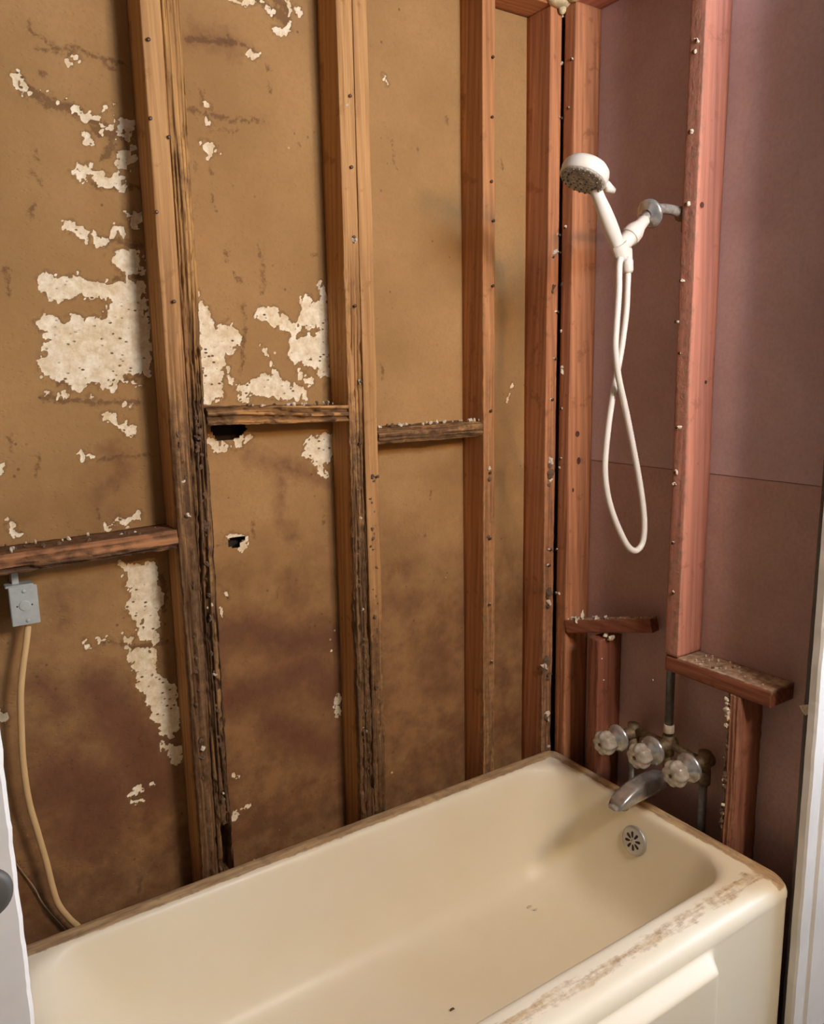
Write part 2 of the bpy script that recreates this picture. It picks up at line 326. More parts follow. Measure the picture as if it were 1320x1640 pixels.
def build_back():
    x0, x1, z0, z1, st = -1.50, 0.089, 0.24, 2.364, 0.004
    xs = np.arange(x0, x1+1e-6, st); xs[-1] = x1; zs = np.arange(z0, z1+1e-6, st); zs[-1] = z1
    X, Zg = np.meshgrid(xs, zs); nz, nx = X.shape
    warp = .016*(fbm(X*60, Zg*60, 4)-.5)+.007*(vnoise(X*190, Zg*190)-.5)
    wx = X+.014*(fbm(X*60+5, Zg*60, 3)-.5); wz = Zg+.014*(fbm(X*60+50, Zg*60+9, 3)-.5)
    tear = np.full(X.shape, -.05); trail = np.full(X.shape, -.05); stain = np.full(X.shape, -.2)
    for zi, pts in polys:
        P = np.array(wallxy(Z(zi, pts))); m = .03
        i0, i1 = np.searchsorted(xs, [P[:, 0].min()-m, P[:, 0].max()+m]); j0, j1 = np.searchsorted(zs, [P[:, 1].min()-m, P[:, 1].max()+m])
        sx, sz = wx[j0:j1, i0:i1], wz[j0:j1, i0:i1]
        if sx.size == 0: continue
        d = np.full(sx.shape, 9.); inside = np.zeros(sx.shape, bool)
        for a, b in zip(P, np.roll(P, -1, 0)):
            e = b-a; t = np.clip(((sx-a[0])*e[0]+(sz-a[1])*e[1])/(e@e+1e-12), 0, 1)
            d = np.minimum(d, np.hypot(sx-a[0]-t*e[0], sz-a[1]-t*e[1]))
            c = ((a[1] > sz) != (b[1] > sz)) & (sx < (b[0]-a[0])*(sz-a[1])/(b[1]-a[1]+1e-12)+a[0]); inside ^= c
        tear[j0:j1, i0:i1] = np.maximum(tear[j0:j1, i0:i1], np.where(inside, d, -d))
    for zi, pts, r, kind in lines:
        P = np.array(wallxy(Z(zi, pts))); r = r/(1 if zi == 0 else S)*.00142; m = .03+r*2
        i0, i1 = np.searchsorted(xs, [P[:, 0].min()-m, P[:, 0].max()+m]); j0, j1 = np.searchsorted(zs, [P[:, 1].min()-m, P[:, 1].max()+m])
        sx, sz = wx[j0:j1, i0:i1], wz[j0:j1, i0:i1]
        if sx.size == 0: continue
        d = np.full(sx.shape, 9.)
        for a, b in zip(P[:-1], P[1:]):
            e = b-a; t = np.clip(((sx-a[0])*e[0]+(sz-a[1])*e[1])/(e@e+1e-12), 0, 1)
            d = np.minimum(d, np.hypot(sx-a[0]-t*e[0], sz-a[1]-t*e[1]))
        if kind == 'fleck': kind = 'tear'; d = d+.010*sstep(.60, .50, fbm(sx*110, sz*110, 2))
        tgt = {'tear': tear, 'trail': trail, 'stain': stain}[kind]
        v = (r*(.62 if kind == 'trail' else 1)-d)
        tgt[j0:j1, i0:i1] = np.maximum(tgt[j0:j1, i0:i1], v)
    tear += warp*1.0+np.where(tear > -.006, .012*(sstep(.62, .70, fbm(X*130+3, Zg*90, 2))-.75*sstep(.60, .68, fbm(X*105+31, Zg*80+7, 3))), 0)
    # holes broken through the board
    H = np.array(wallxy(Z(2, [(1035, 447), (1085, 945)])))
    hp = [wallxy(Z(2, [(962,428),(1005,480),(1060,480),(1110,452),(1135,425),(1100,395),(980,395)])), wallxy(Z(2, [(1048,928),(1120,922),(1092,978),(1062,968)]))]
    hole = np.zeros(X.shape, bool)
    for P in hp:
        P = np.array(P); ins = np.zeros(X.shape, bool)
        for a, b in zip(P, np.roll(P, -1, 0)):
            ins ^= ((a[1] > Zg) != (b[1] > Zg)) & (wx < (b[0]-a[0])*(Zg-a[1])/(b[1]-a[1]+1e-12)+a[0])
        hole |= ins
    tm = sstep(-.001, .002, tear)
    Y = YB+.0022*tm-.0025*np.exp(-((tear+.001)/.003)**2)*vnoise(X*90, Zg*90)-.003*(fbm(X*5, Zg*3, 3)-.5)-.0015*sstep(-.002, .003, trail)*vnoise(X*300, Zg*300)
    Y = Y-.003*sstep(0, .03, stain)*np.clip(fbm(X*120, Zg*120, 3)-.45, 0, 1)*(Zg < 1.0)
    V = np.stack([X, Y, Zg], -1).reshape(-1, 3)
    idx = np.arange(nz*nx).reshape(nz, nx); hf = hole[:-1, :-1] | hole[1:, 1:] & hole[:-1, 1:]
    q = np.stack([idx[:-1, :-1], idx[:-1, 1:], idx[1:, 1:], idx[1:, :-1]], -1)[~hf]
    return V, q, tear.ravel(), trail.ravel(), stain.ravel(), (x0, x1, z0, z1)
def mat_backwall():
    t = NT('brown_gypsum_paper')
    tear = t.math('ADD', t.attr('tear'), t.math('MULTIPLY', t.math('SUBTRACT', t.noise(260, 3), .5), .006))
    tm = t.ramp(t.math('ADD', t.math('MULTIPLY', tear, 250), .5), [(.3, 0), (.6, 1)])
    pos = t.n('ShaderNodeSeparateXYZ'); t.l(t.obj(), pos.inputs[0]); zz = pos.outputs[2]
    big = t.noise(3.2, 5, .6); mid = t.noise(16, 5, .62); fine = t.noise(140, 3, .6)
    paper = t.mix(t.ramp(big, [(.35, 0), (.65, 1)]), lin(155, 117, 70), lin(173, 133, 83))
    paper = t.mix(t.math('MULTIPLY', t.ramp(fine, [(.4, 0), (.7, 1)]), .25), paper, lin(140, 104, 64))
    # moisture staining low on the wall, mixed with painted light fall-off
    zb = t.math('MULTIPLY', t.math('ADD', zz, t.math('MULTIPLY', t.math('SUBTRACT', t.math('ADD', t.math('MULTIPLY', big, .7), t.math('MULTIPLY', mid, .3)), .5), .9)), .5)
    damp_dim = t.ramp(zb, [(.20, 1), (.38, .85), (.50, .40), (.62, .0)])
    paper = t.mix(t.math('MULTIPLY', damp_dim, .85), paper, t.mix(t.ramp(mid, [(.36, 0), (.64, 1)]), lin(100, 64, 40), lin(138, 100, 62)))
    st = t.math('ADD', t.attr('stain'), t.math('MULTIPLY', t.math('SUBTRACT', t.math('ADD', t.math('MULTIPLY', mid, .5), t.math('MULTIPLY', t.noise(48, 6, .7), .5)), .5), .13))
    sm = t.ramp(t.math('ADD', t.math('MULTIPLY', st, 14), .5), [(.25, 0), (1.0, 1)])
    paper = t.mix(t.math('MULTIPLY', sm, .72), paper, lin(98, 60, 42))
    tr = t.math('ADD', t.attr('trail'), t.math('MULTIPLY', t.math('SUBTRACT', t.noise(110, 5, .75), .5), .034))
    trm = t.ramp(t.math('ADD', t.math('MULTIPLY', tr, 160), .5), [(.1, 0), (1.0, 1)])
    paper = t.mix(t.math('MULTIPLY', trm, .62), paper, lin(96, 66, 42))
    rim = t.ramp(t.math('ADD', t.math('MULTIPLY', tear, 90), 1.0), [(.30, 0), (.80, 1)])
    paper = t.mix(t.math('MULTIPLY', rim, .45), paper, lin(112, 80, 50))
    vor = t.n('ShaderNodeTexVoronoi'); vor.inputs['Scale'].default_value = 34; t.l(t.obj(), vor.inputs['Vector'])
    spk = t.math('MULTIPLY', t.ramp(vor.outputs['Distance'], [(.07, 1), (.13, 0)]), t.ramp(t.noise(11, 2), [(.52, 0), (.6, 1)]))
    paper = t.mix(t.math('MULTIPLY', spk, .6), paper, lin(84, 58, 38))
    v2 = t.n('ShaderNodeTexVoronoi'); v2.inputs['Scale'].default_value = 15; t.l(t.scaled((1, 1, 1), (3, 1, 2)), v2.inputs['Vector'])
    paper = t.mix(t.math('MULTIPLY', t.ramp(v2.outputs['Distance'], [(.03, 1), (.055, 0)]), t.ramp(t.noise(7, 2), [(.5, 0), (.6, 1)])), paper, lin(222, 200, 160))
    gyp = t.mix(t.ramp(t.noise(60, 5, .65), [(.35, 0), (.68, 1)]), lin(218, 192, 148), lin(246, 232, 200))
    v3 = t.n('ShaderNodeTexVoronoi'); v3.inputs['Scale'].default_value = 62; t.l(t.scaled((1, 1, 1.7)), v3.inputs['Vector'])
    hol = t.math('MULTIPLY', t.ramp(v3.outputs['Distance'], [(.17, 1), (.27, 0)]), t.ramp(t.noise(26, 3), [(.48, 0), (.55, 1)]))
    gyp = t.mix(hol, gyp, lin(112, 84, 52))
    t.col(t.mix(tm, paper, gyp)); t.rough(.88); t.b.inputs['Specular IOR Level'].default_value = .2
    t.bump(t.math('ADD', t.math('ADD', t.math('MULTIPLY', fine, .5), t.math('MULTIPLY', trm, .6)), t.math('SUBTRACT', t.math('MULTIPLY', mid, .6), hol)), .35, .003)
    return t.m
M_back = mat_backwall()
V, F, a1, a2, a3, ext = build_back()
wb = make('wall_back', (V, F), M_back, attrs={'tear': a1, 'trail': a2, 'stain': a3}); struct(wb)
ZC = 2.44
make('backing', merge(box(-2.8, ext[0], YB, YB+.012, 0, ZC), box(ext[0], .2, YB, YB+.012, 0, ext[2]), box(ext[0], .2, YB, YB+.012, ext[3], ZC), box(ext[0], .2, YB+.030, YB+.040, ext[2], ext[3])), M_dark, wb, smooth=False)

# ------------------------------------------------------------------ end wall, other walls, floor, ceiling, window
def mat_end(name, ca, cb, cc):
    t = NT(name); big = t.noise(3, 5, .6); f = t.noise(120, 4); m = t.noise(14, 4)
    c = t.mix(t.ramp(big, [(.35, 0), (.68, 1)]), ca, cb)
    c = t.mix(t.math('MULTIPLY', t.ramp(f, [(.4, 0), (.7, 1)]), .3), c, cc)
    v = t.n('ShaderNodeTexVoronoi'); v.inputs['Scale'].default_value = 17; t.l(t.obj(), v.inputs['Vector'])
    c = t.mix(t.math('MULTIPLY', t.ramp(v.outputs['Distance'], [(.03, .8), (.06, 0)]), t.ramp(t.noise(6, 2), [(.5, 0), (.58, 1)])), c, lin(206, 184, 160))
    sc = t.noise(1, 4, .6, t.scaled((20, 20, 3)))
    c = t.mix(t.math('MULTIPLY', t.ramp(sc, [(.62, 0), (.72, 1)]), .22), c, lin(176, 146, 122))
    t.col(c); t.rough(.7); t.b.inputs['Specular IOR Level'].default_value = .3; t.bump(t.math('ADD', f, m), .2, .002); return t.m
M_end = mat_end('mauve_brown_sheathing', lin(188, 158, 152), lin(208, 180, 176), lin(168, 138, 130))
M_end2 = mat_end('dimmed_red_brown_sheathing', lin(178, 144, 132), lin(200, 166, 154), lin(156, 122, 108))  # lower panel toned darker in place of weaker light there
XE = 0.089
we = make('wall_right', box(XE+.014, XE+.03, -.775, .12, 0, ZC), M_dark, smooth=False); struct(we)
make('sheathing_panel', box(XE, XE+.0135, -.775, .089, 1.2260, ZC, .001), M_end, we, smooth=False)
make('sheathing_panel', box(XE+.001, XE+.0135, -.775, .089, 0, 1.2250, .001), M_end2, we, smooth=False)
struct(make('wall_return', box(XE+.031, 1.0, -.775, -.70, 0, ZC), M_roompaint, smooth=False))
struct(make('wall_side', merge(box(.95, 1.0, -2.0, WIN2[0], 0, ZC), box(.95, 1.0, WIN2[1], -.776, 0, ZC), box(.95, 1.0, WIN2[0], WIN2[1], 0, WIN2[2]), box(.95, 1.0, WIN2[0], WIN2[1], WIN2[3], ZC)), M_roompaint, smooth=False))
w2 = struct(make('window_2', merge(box(.935, .97, WIN2[0]-.05, WIN2[0]+.012, WIN2[2]-.05, WIN2[3]+.05), box(.935, .97, WIN2[1]-.012, WIN2[1]+.05, WIN2[2]-.05, WIN2[3]+.05),
    box(.935, .97, WIN2[0], WIN2[1], WIN2[3]-.012, WIN2[3]+.05), box(.935, .97, WIN2[0], WIN2[1], WIN2[2]-.05, WIN2[2]+.012), box(.95, .965, WIN2[0], WIN2[1], 1.46, 1.49)), M_wallpaint, smooth=False))
make('window_sill', box(.90, .95, WIN2[0]-.06, WIN2[1]+.06, WIN2[2]-.075, WIN2[2]-.05, .004), M_wallpaint, w2, smooth=False)
struct(make('floor', box(-2.8, 1.0, -2.0, .15, -.05, 0), M_floor, smooth=False))
struct(make('ceiling', box(-2.8, 1.0, -2.0, .15, ZC, ZC+.05), M_ceil, smooth=False))
struct(make('wall_left', box(-1.62, -1.53, -.75, YB-.001, 0, ZC), M_roompaint, smooth=False))
YF = -1.93
struct(make('wall_front', merge(box(-2.8, WIN[0], YF-.07, YF, 0, ZC), box(WIN[1], 1.0, YF-.07, YF, 0, ZC), box(WIN[0], WIN[1], YF-.07, YF, 0, WIN[2]), box(WIN[0], WIN[1], YF-.07, YF, WIN[3], ZC)), M_roompaint, smooth=False))
w1 = struct(make('window_added', merge(box(WIN[0]-.05, WIN[0]+.012, YF-.02, YF+.015, WIN[2]-.05, WIN[3]+.05), box(WIN[1]-.012, WIN[1]+.03, YF-.02, YF+.015, WIN[2]-.05, WIN[3]+.05),
    box(WIN[0], WIN[1], YF-.02, YF+.015, WIN[3]-.012, WIN[3]+.05), box(WIN[0], WIN[1], YF-.02, YF+.015, WIN[2]-.05, WIN[2]+.012)), M_wallpaint, smooth=False))  # unseen window, added to give the end wall a bluish tint
make('window_sill', box(WIN[0]-.05, WIN[1]+.03, YF, YF+.04, WIN[2]-.075, WIN[2]-.05, .004), M_wallpaint, w1, smooth=False)  # sill of the added window
# wall with the open doorway, far left behind the camera
struct(make('wall_doorway', merge(box(-2.8, -2.72, -1.70, -1.69, 0, ZC), box(-2.8, -2.74, -2.0, -1.7, 0, ZC), box(-2.8, -2.74, -.90, .15, 0, ZC), box(-2.8, -2.74, -1.7, -.90, 2.05, ZC)), M_roompaint, smooth=False))

# painted casings beside the tub
def casing(name, x0, x1, y0, y1, z0, z1, chipx, step=True):
    nz = 260; V = []; A = []
    prof = [(x0, y1), (x0, y0), (x0+(x1-x0)*.28, y0), (x0+(x1-x0)*.30, y0-.004), (x0+(x1-x0)*.34, y0-.006), (x1-.004, y0-.006), (x1, y0-.002), (x1, y1)] if step else [(x0, y1), (x0, y0+.003), (x0+.003, y0), (x1-.003, y0), (x1, y0+.003), (x1, y1)]
    for j in range(nz+1):
        z = z0+(z1-z0)*j/nz
        for k, (x, y) in enumerate(prof):
            e = 1.0 if abs(x-chipx) < .008 else 0.0
            o = e*(.0035*(fbm(np.array(z*60.), np.array(3.), 3)-.45)+.0012*(vnoise(z*300, 8)-.5))
            V.append((x+.45*float(o), y, z)); A.append(.28*e+.05)
    n = len(prof); F = [(j*n+k, j*n+(k+1) % n, (j+1)*n+(k+1) % n, (j+1)*n+k) for j in range(nz) for k in range(n)]
    F += [tuple(range(n))[::-1], tuple(nz*n+k for k in range(n))]
    return make(name, (V, F), M_paint, loc=((x0+x1)/2, y0, z0), smooth=False, attrs={'chip': A})
t1 = struct(casing('trim_1', -1.530, -1.468, -.780, -.752, 0, 2.1, -1.468))
# right casing: front of the end wall, edge facing the tub
def casing_r():
    nz = 260; V = []; A = []
    prof = [(-.018, -.7640), (-.020, -.779), (-.018, -.785), (.012, -.786), (.020, -.7835), (.024, -.7835), (.028, -.789), (.120, -.792), (.126, -.788), (.126, -.776), (.03, -.7605)]
    for j in range(nz+1):
        z = 2.2*j/nz
        for k, (x, y) in enumerate(prof):
            e = 1.0 if k in (1, 2) else (.5 if k in (0, 3) else 0)
            o = e*(.004*(float(fbm(np.array(z*25.), np.array(9.), 3))-.5))
            V.append((x+o, y, z)); A.append(.22*e+.04)
    n = len(prof); F = [(j*n+k, j*n+(k+1) % n, (j+1)*n+(k+1) % n, (j+1)*n+k) for j in range(nz) for k in range(n)]
    return make('trim_2', (V, F), M_paint, loc=(.04, -.78, 0), smooth=False, attrs={'chip': A})
struct(casing_r())

# ------------------------------------------------------------------ framing lumber
def board(name, org, a, d, l, w, dep, L, mat, dmg=None, groove=.006, seed=0., nf=16, ns=10, step=.004, wob=.0015, rot=None, chew=.004, side=0.0, mud=None, notch=None):
    """org: front corner; a: width axis, d: depth axis (into the wall), l: length axis"""
    a, d, l = (np.array(v, float) for v in (a, d, l))
    nl = max(int(L/step), 8); s = np.linspace(0, L, nl+1)[:, None]
    T = []; E = []
    for k in range(nf+1): T.append(w*k/nf); E.append(0)
    for k in range(1, ns+1): T.append(w); E.append(dep*(k/ns)**1.5)
    for k in range(nf//4+1): T.append(w*(1-(k)/(nf//4))); E.append(dep)
    T = T[:nf+1+ns]+T[nf+2+ns:]; E = E[:nf+1+ns]+E[nf+2+ns:]
    for k in range(ns-1, 0, -1): T.append(0); E.append(dep*(k/ns)**1.5)
    T = np.array(T)[None]; E = np.array(E)[None]; n = T.shape[1]
    tt = T+0*s; ee = E+0*s; ss = s+0*T
    D = dmg(ss/L, tt/w) if dmg else np.zeros_like(tt)
    D = np.clip(D, 0, 1)
    front = (ee < 1e-9)
    g = fbm(tt*330+seed*7, ss*9+seed, 3); gg = sstep(.50, .36, np.abs(g-.5)*-2+.62)  # thin stringy grooves
    ridge = 1-np.abs(2*vnoise(tt*270+seed*5+2.6*fbm(tt*9, ss*4, 2), ss*3.0+seed)-1)
    pits = sstep(.52, .72, fbm(tt*90+seed, ss*38+seed*3, 3))
    disp = D*(.0012+groove*sstep(.55, .88, ridge)+groove*.8*pits*D)
    # corners wear back
    fade = np.clip(1-ee/.028, 0, 1)
    edge = np.exp(-np.minimum(tt, w-tt)/.004)
    disp = disp+edge*.0012+D*edge*chew*fbm(ss*55+seed, tt*0+seed, 3)
    if side > 0: disp = np.where(front, disp, disp)
    if notch:
        z0_, z1_, t0_, t1_, dp_ = notch; zz_ = ss+.02*(fbm(tt*80, ss*30, 2)-.5)
        disp = disp+dp_*sstep(z0_-.01, z0_+.01, zz_)*sstep(z1_+.02, z1_-.02, zz_)*sstep(t0_-.08, t0_+.08, tt/w)*sstep(t1_+.08, t1_-.08, tt/w)*front
    cl = disp[:, [0]]; cr = disp[:, [nf]]
    dd = np.where(front, disp, np.where(tt > w/2, cr, cl)*fade*(ee < dep*.99))
    ee2 = ee+dd
    chL = D*chew*(fbm(ss*48+seed*2, ss*0+1+seed, 3)-.35)*fade
    tt2 = tt+np.where(tt < w*.001, np.abs(chL), 0)-np.where(tt > w*.999, np.abs(chL[:, ::-1]), 0)
    wb_ = wob*(fbm(ss*2.3+seed*11, ss*0+seed, 2)-.5)*2
    tt2 = tt2+wb_
    P = np.array(org, float)+tt2[..., None]*a+ee2[..., None]*d+ss[..., None]*l
    V = P.reshape(-1, 3); idx = np.arange((nl+1)*n).reshape(nl+1, n); nx = np.roll(idx, -1, 1)
    q = np.stack([idx[:-1], nx[:-1], nx[1:], idx[1:]], -1).reshape(-1, 4)
    flip = np.dot(np.cross(a, d), l) > 0
    if not flip: q = q[:, ::-1]
    F = [tuple(r) for r in q]
    c0, c1 = tuple(idx[0]), tuple(idx[-1]); F += [c0[::-1] if flip else c0, c1 if flip else c1[::-1]]
    MU = np.clip(mud(ss/L, tt/w), 0, 1) if mud else D
    GV = np.where(front, D*np.maximum(sstep(.50, .85, ridge), .8*pits*D), 0)
    base = np.array(org)+a*w/2+d*dep/2
    if rot is not None:
        R = np.array(rot); V = (V-org)@R.T+org
    o = make(name, (V, F), mat, loc=base, attrs={'dmg': (np.where((ee > 1e-9) & (tt > w*.999) & (side > 0), side, MU*np.clip(fade+.15, 0, 1)*np.where(front, 1, .8))).ravel(), 'grv': GV.ravel()})
    me = o.data; me.polygons[len(F)-1].use_smooth = False; me.polygons[len(F)-2].use_smooth = False
    return o
W, DP = .038, .089
XA, XB, XC, XD = -1.0526, -.6440, -.2535, -.0387
YE, YFs = -.0088, -.3882
def rowz(u, t, y=0): return on(u, t, 1, y)[2]
H = .38
ZT = 2.364
X_, Y_, Z_ = (1, 0, 0), (0, 1, 0), (0, 0, 1)
GB = 'studs of the long wall'
def prof(pts):
    xs = [p[0] for p in pts]; ys = [p[1] for p in pts]
    return lambda s: np.interp(s*ZT, xs, ys)
zA = lambda t: float(on(290, t, 1, 0)[2]); zB = lambda t: float(on(575, t, 1, 0)[2]); zC = lambda t: float(on(783, t, 1, 0)[2])
pA1 = prof([(.38, 1), (zA(1000), .95), (zA(900), .8), (zA(700), .8), (zA(620), .7), (zA(500), .35), (zA(330), .15), (zA(0), .1)])
pA2 = prof([(.38, 1), (zA(700), .95), (zA(600), .85), (zA(400), .62), (zA(250), .8), (zA(150), .42), (zA(60), .35), (zA(0), .6)])
pB1 = prof([(.38, 1), (zB(900), .95), (zB(700), .7), (zB(560), .62), (zB(450), .5), (zB(380), .15), (zB(0), .1)])
pB2 = prof([(.38, .9), (zB(1050), .65), (zB(950), .25), (zB(720), .2), (zB(650), .2), (zB(560), .1), (zB(430), .25), (zB(380), .12), (zB(0), .12)])
pC = prof([(.38, .9), (zC(1050), .6), (zC(700), .35), (zC(420), .3), (zC(330), .1), (zC(0), .0)])
pD = prof([(.38, .7), (zC(900), .45), (zC(700), .3), (zC(500), .05), (ZT, 0)])
YEL_L, YEL_D = lin(196, 148, 92), lin(150, 102, 56)
ORA_L, ORA_D = lin(196, 132, 86), lin(144, 88, 54)
RED_L, RED_D = lin(198, 134, 110), lin(158, 100, 80)
m_yel = wood('yellow_pine', YEL_L, YEL_D, MUD, 2, seed=1.); m_yel2 = wood('yellow_pine_eaten', lin(196, 146, 84), lin(120, 80, 42), MUD, 2, seed=4.)
m_tan = wood('tan_pine', lin(194, 136, 84), lin(144, 92, 52), lin(172, 134, 88), 2, seed=2.5)
m_ora = wood('orange_pine', ORA_L, ORA_D, lin(158, 124, 88), 2, seed=2.); m_red = wood('red_pine', RED_L, RED_D, lin(170, 140, 112), 2, seed=3.)
m_dim = wood('dimmed_pine', lin(150, 92, 66), lin(108, 62, 42), lin(150, 112, 84), 2, seed=17.)  # wood darkened to stand in for weak light low on the end wall
m_old2 = wood('old_red_pine', lin(188, 128, 98), lin(140, 88, 64), lin(170, 130, 100), 2, seed=18.)
m_ora2 = wood('orange_pine_figure', lin(198, 134, 90), lin(142, 88, 56), lin(150, 116, 84), 2, seed=6.)
m_blk = wood('block_pine', lin(220, 164, 98), lin(150, 102, 56), MUD, 0, seed=5.); m_blkr = wood('block_red_pine', lin(178, 122, 78), lin(124, 80, 48), MUD, 0, seed=8.)
m_blky = wood('block_end_wall', lin(156, 96, 66), lin(112, 62, 42), lin(206, 178, 144), 1, seed=9.)
M_grey_stud = wood('shade_grey_pine', lin(120, 112, 104), lin(92, 84, 78), lin(140, 120, 100), 2, seed=15.)  # grey tone stands in for the shade on the end stud
mA1 = prof([(.38, 1), (zA(1000), .9), (zA(800), .75), (zA(690), .6), (zA(600), .15), (zA(400), .1), (zA(0), .1)])
mA2 = prof([(.38, 1), (zA(1080), .95), (zA(950), .6), (zA(720), .85), (zA(640), .7), (zA(560), .22), (zA(330), .25), (zA(270), .5), (zA(200), .2), (zA(0), .25)])
mB1 = prof([(.38, 1), (zB(1000), .9), (zB(800), .7), (zB(700), .6), (zB(640), .3), (zB(480), .15), (zB(0), .05)])
hm = lambda p: (lambda s, t: p(s)*(.75+.5*fbm(s*30+3, t*3, 3)))
hw = lambda p: (lambda s, t: p(s)*(.8+.4*fbm(s*40, t*3, 3)))
studs = {}
studs['A1'] = tag(board('stud', (XA, 0, 0), X_, Y_, Z_, W, DP, ZT, m_yel, hw(pA1), .005, 1.3, step=.0035, wob=0, mud=hm(mA1)), 'left stud of the leftmost pair, smooth and yellow at the top, muddy below', 'stud', GB)
studs['A2'] = tag(board('stud', (XA+W+.0006, .001, 0), X_, Y_, Z_, W, DP-.001, ZT, m_yel2, hw(pA2), .0085, 2.7, step=.0035, nf=40, chew=.009, wob=0, mud=hm(mA2), notch=(.36, .475, .35, .85, .045)), 'stud eaten into stringy grooves along its whole height, right half of the leftmost pair', 'stud', GB)
studs['B1'] = tag(board('stud', (XB, 0, 0), X_, Y_, Z_, W, DP, ZT, m_yel, hw(pB1), .008, 3.9, step=.0035, nf=40, chew=.006, wob=0, mud=hm(mB1)), 'left stud of the middle pair, grooved below and rotted dark near the tub', 'stud', GB)
studs['B2'] = tag(board('stud', (XB+W+.0028, .002, 0), X_, Y_, Z_, W-.003, DP-.002, ZT, m_yel, hw(pB2), .006, 5.2, step=.0035, nf=20, chew=.005, wob=0), 'right stud of the middle pair, yellow above and reddish below a long crack', 'stud', GB)
studs['C'] = tag(board('stud', (XC, 0, 0), X_, Y_, Z_, W, DP, ZT, m_tan, hw(pC), .004, 6.1, step=.0035, chew=.006), 'single orange stud right of the small block, pale and dented lower down', 'stud', GB)
studs['D'] = tag(board('stud', (XD, 0, 0), X_, Y_, Z_, W, DP, ZT, m_ora, hw(pD), .003, 7.7, step=.004), 'narrow orange stud of the long wall standing in the corner', 'stud', GB)
GE = 'framing of the shower end wall'
nd = lambda v: (lambda s, t: v+0*s)
studs['E'] = tag(board('stud', (0, YE, 0), (0, -1, 0), X_, Z_, W, DP, ZT, m_ora2, lambda s, t: .25*(s < .35)+.05+0*s, .002, 8.3, step=.006), 'orange stud with arched grain behind the shower head', 'stud', GE)
studs['F'] = tag(board('stud', (0, YFs, .786), (0, -1, 0), X_, Z_, W, DP, ZT-.786, m_red, nd(.05), .002, 9.9, step=.006, wob=.003, mud=nd(.42)), 'pinkish stud with a knot, standing on the dusty ledge beside the shower pipe', 'stud', GE)
studs['I'] = tag(board('stud', (.004, -.7420, 0), (0, -1, 0), X_, Z_, .018, DP-.004, ZT, M_grey_stud, nd(.3), .002, 11.1, step=.008), 'dim stud at the right end of the tub against the white casing', 'stud', GE)
studs['G'] = tag(board('short_stud', (0, -.136, 0), (0, -1, 0), X_, Z_, W, DP, .757, m_dim, nd(.3), .003, 12.2, step=.006), 'short stud under the tilted block behind the left tap handle', 'stud', GE)
studs['H'] = tag(board('short_stud', (0, -.562, 0), (0, -1, 0), X_, Z_, W, DP, .744, m_old2, lambda s, t: .45+.5*(t < .3)+0*s, .005, 13.4, step=.0035, chew=.012), 'short red stud with torn plaster along its edge under the dusty ledge', 'stud', GE)
pb = board('top_plate', (-1.52, 0, ZT), Z_, Y_, X_, W, DP, 1.515, wood('plate_pine', ORA_L, ORA_D, MUD, 0, seed=12.), nd(.05), .002, 14., step=.02)
tag(pb, 'horizontal top plate resting on the studs of the long wall', 'beam')
pe = board('top_plate', (0, DP, ZT), Z_, X_, (0, -1, 0), W, DP, .98, wood('plate_pine_end', RED_L, RED_D, MUD, 1, seed=13.), nd(.05), .002, 15., step=.02)
tag(pe, 'horizontal top plate above the studs of the shower wall', 'beam')
# blocking between the studs
GK = 'blocking between the studs'
def bl(x0, x1, zl, zr, th, mat, dm, gr, seed, label, yo=0.0, mud=None):
    ang = math.atan2(zr-zl, x1-x0); c, s_ = math.cos(ang), math.sin(ang)
    L = math.hypot(x1-x0, zr-zl)
    R = np.array([[c, 0, -s_], [0, 1, 0], [s_, 0, c]])
    return tag(board('blocking', (x0, yo, zl), Z_, Y_, X_, th, DP-.002-yo, L, mat, dm, gr, seed, nf=22, step=.0025, rot=R, wob=.0025, chew=.008, side=.85, mud=mud), label, 'block', GK)
b1 = bl(-1.528, XA-.0005, 1.118, 1.126, .040, m_blkr, lambda s, t: .40+.55*(t < .35)+.6*(fbm(s*14, t*2, 3)-.5)*2, .007, 21., 'reddish block at far left with the steel switch box under it')
b2 = bl(XA+2*W+.0015, XB-.0005, 1.3735, 1.366, .039, m_blk, lambda s, t: .9+0*s, .010, 23., 'deeply grooved block above the hole in the wall paper', mud=lambda s, t: .0+.8*sstep(.24, .14, s)+.5*sstep(.82, .95, s)+.7*(sstep(.58, .68, fbm(s*7+2, t*2, 3))))
b3 = bl(XB+2*W+.0025, XC-.0005, 1.306, 1.310, .039, m_blk, lambda s, t: .72+.5*(fbm(s*12, t*3, 3)-.5), .008, 25., 'crumbly block crusted with mud, between the middle pair and the single stud')
# end wall blocks
kb2 = tag(board('ledge_block', (0, -.392, .7455), Z_, X_, (0, -1, 0), W, DP-.001, .278, m_blky, lambda s, t: .10+.55*(t > .96)+0*s, .002, 27., nf=14, step=.003, side=.75), 'level wooden ledge block covered in dust, carrying the pinkish stud', 'block', GK)
a0 = np.array((0.0, -.0515, .744)); a1_ = np.array((.046, -.312, .806)); lv = a1_-a0; Lb = np.linalg.norm(lv); lv /= Lb
dv = np.array((lv[1], -lv[0], 0)); dv = dv/np.linalg.norm(dv); dv = dv if dv[0] > 0 else -dv; av = np.cross(lv, dv); av = av if av[2] > 0 else -av
kb1 = tag(board('loose_block', a0, av, dv, lv, .037, .034, Lb, m_blky, lambda s, t: .12+.5*(t > .96)+0*s, .002, 29., nf=14, step=.003, side=.7), 'tilted loose block littered with plaster bits, above the left tap handle', 'block', GK)

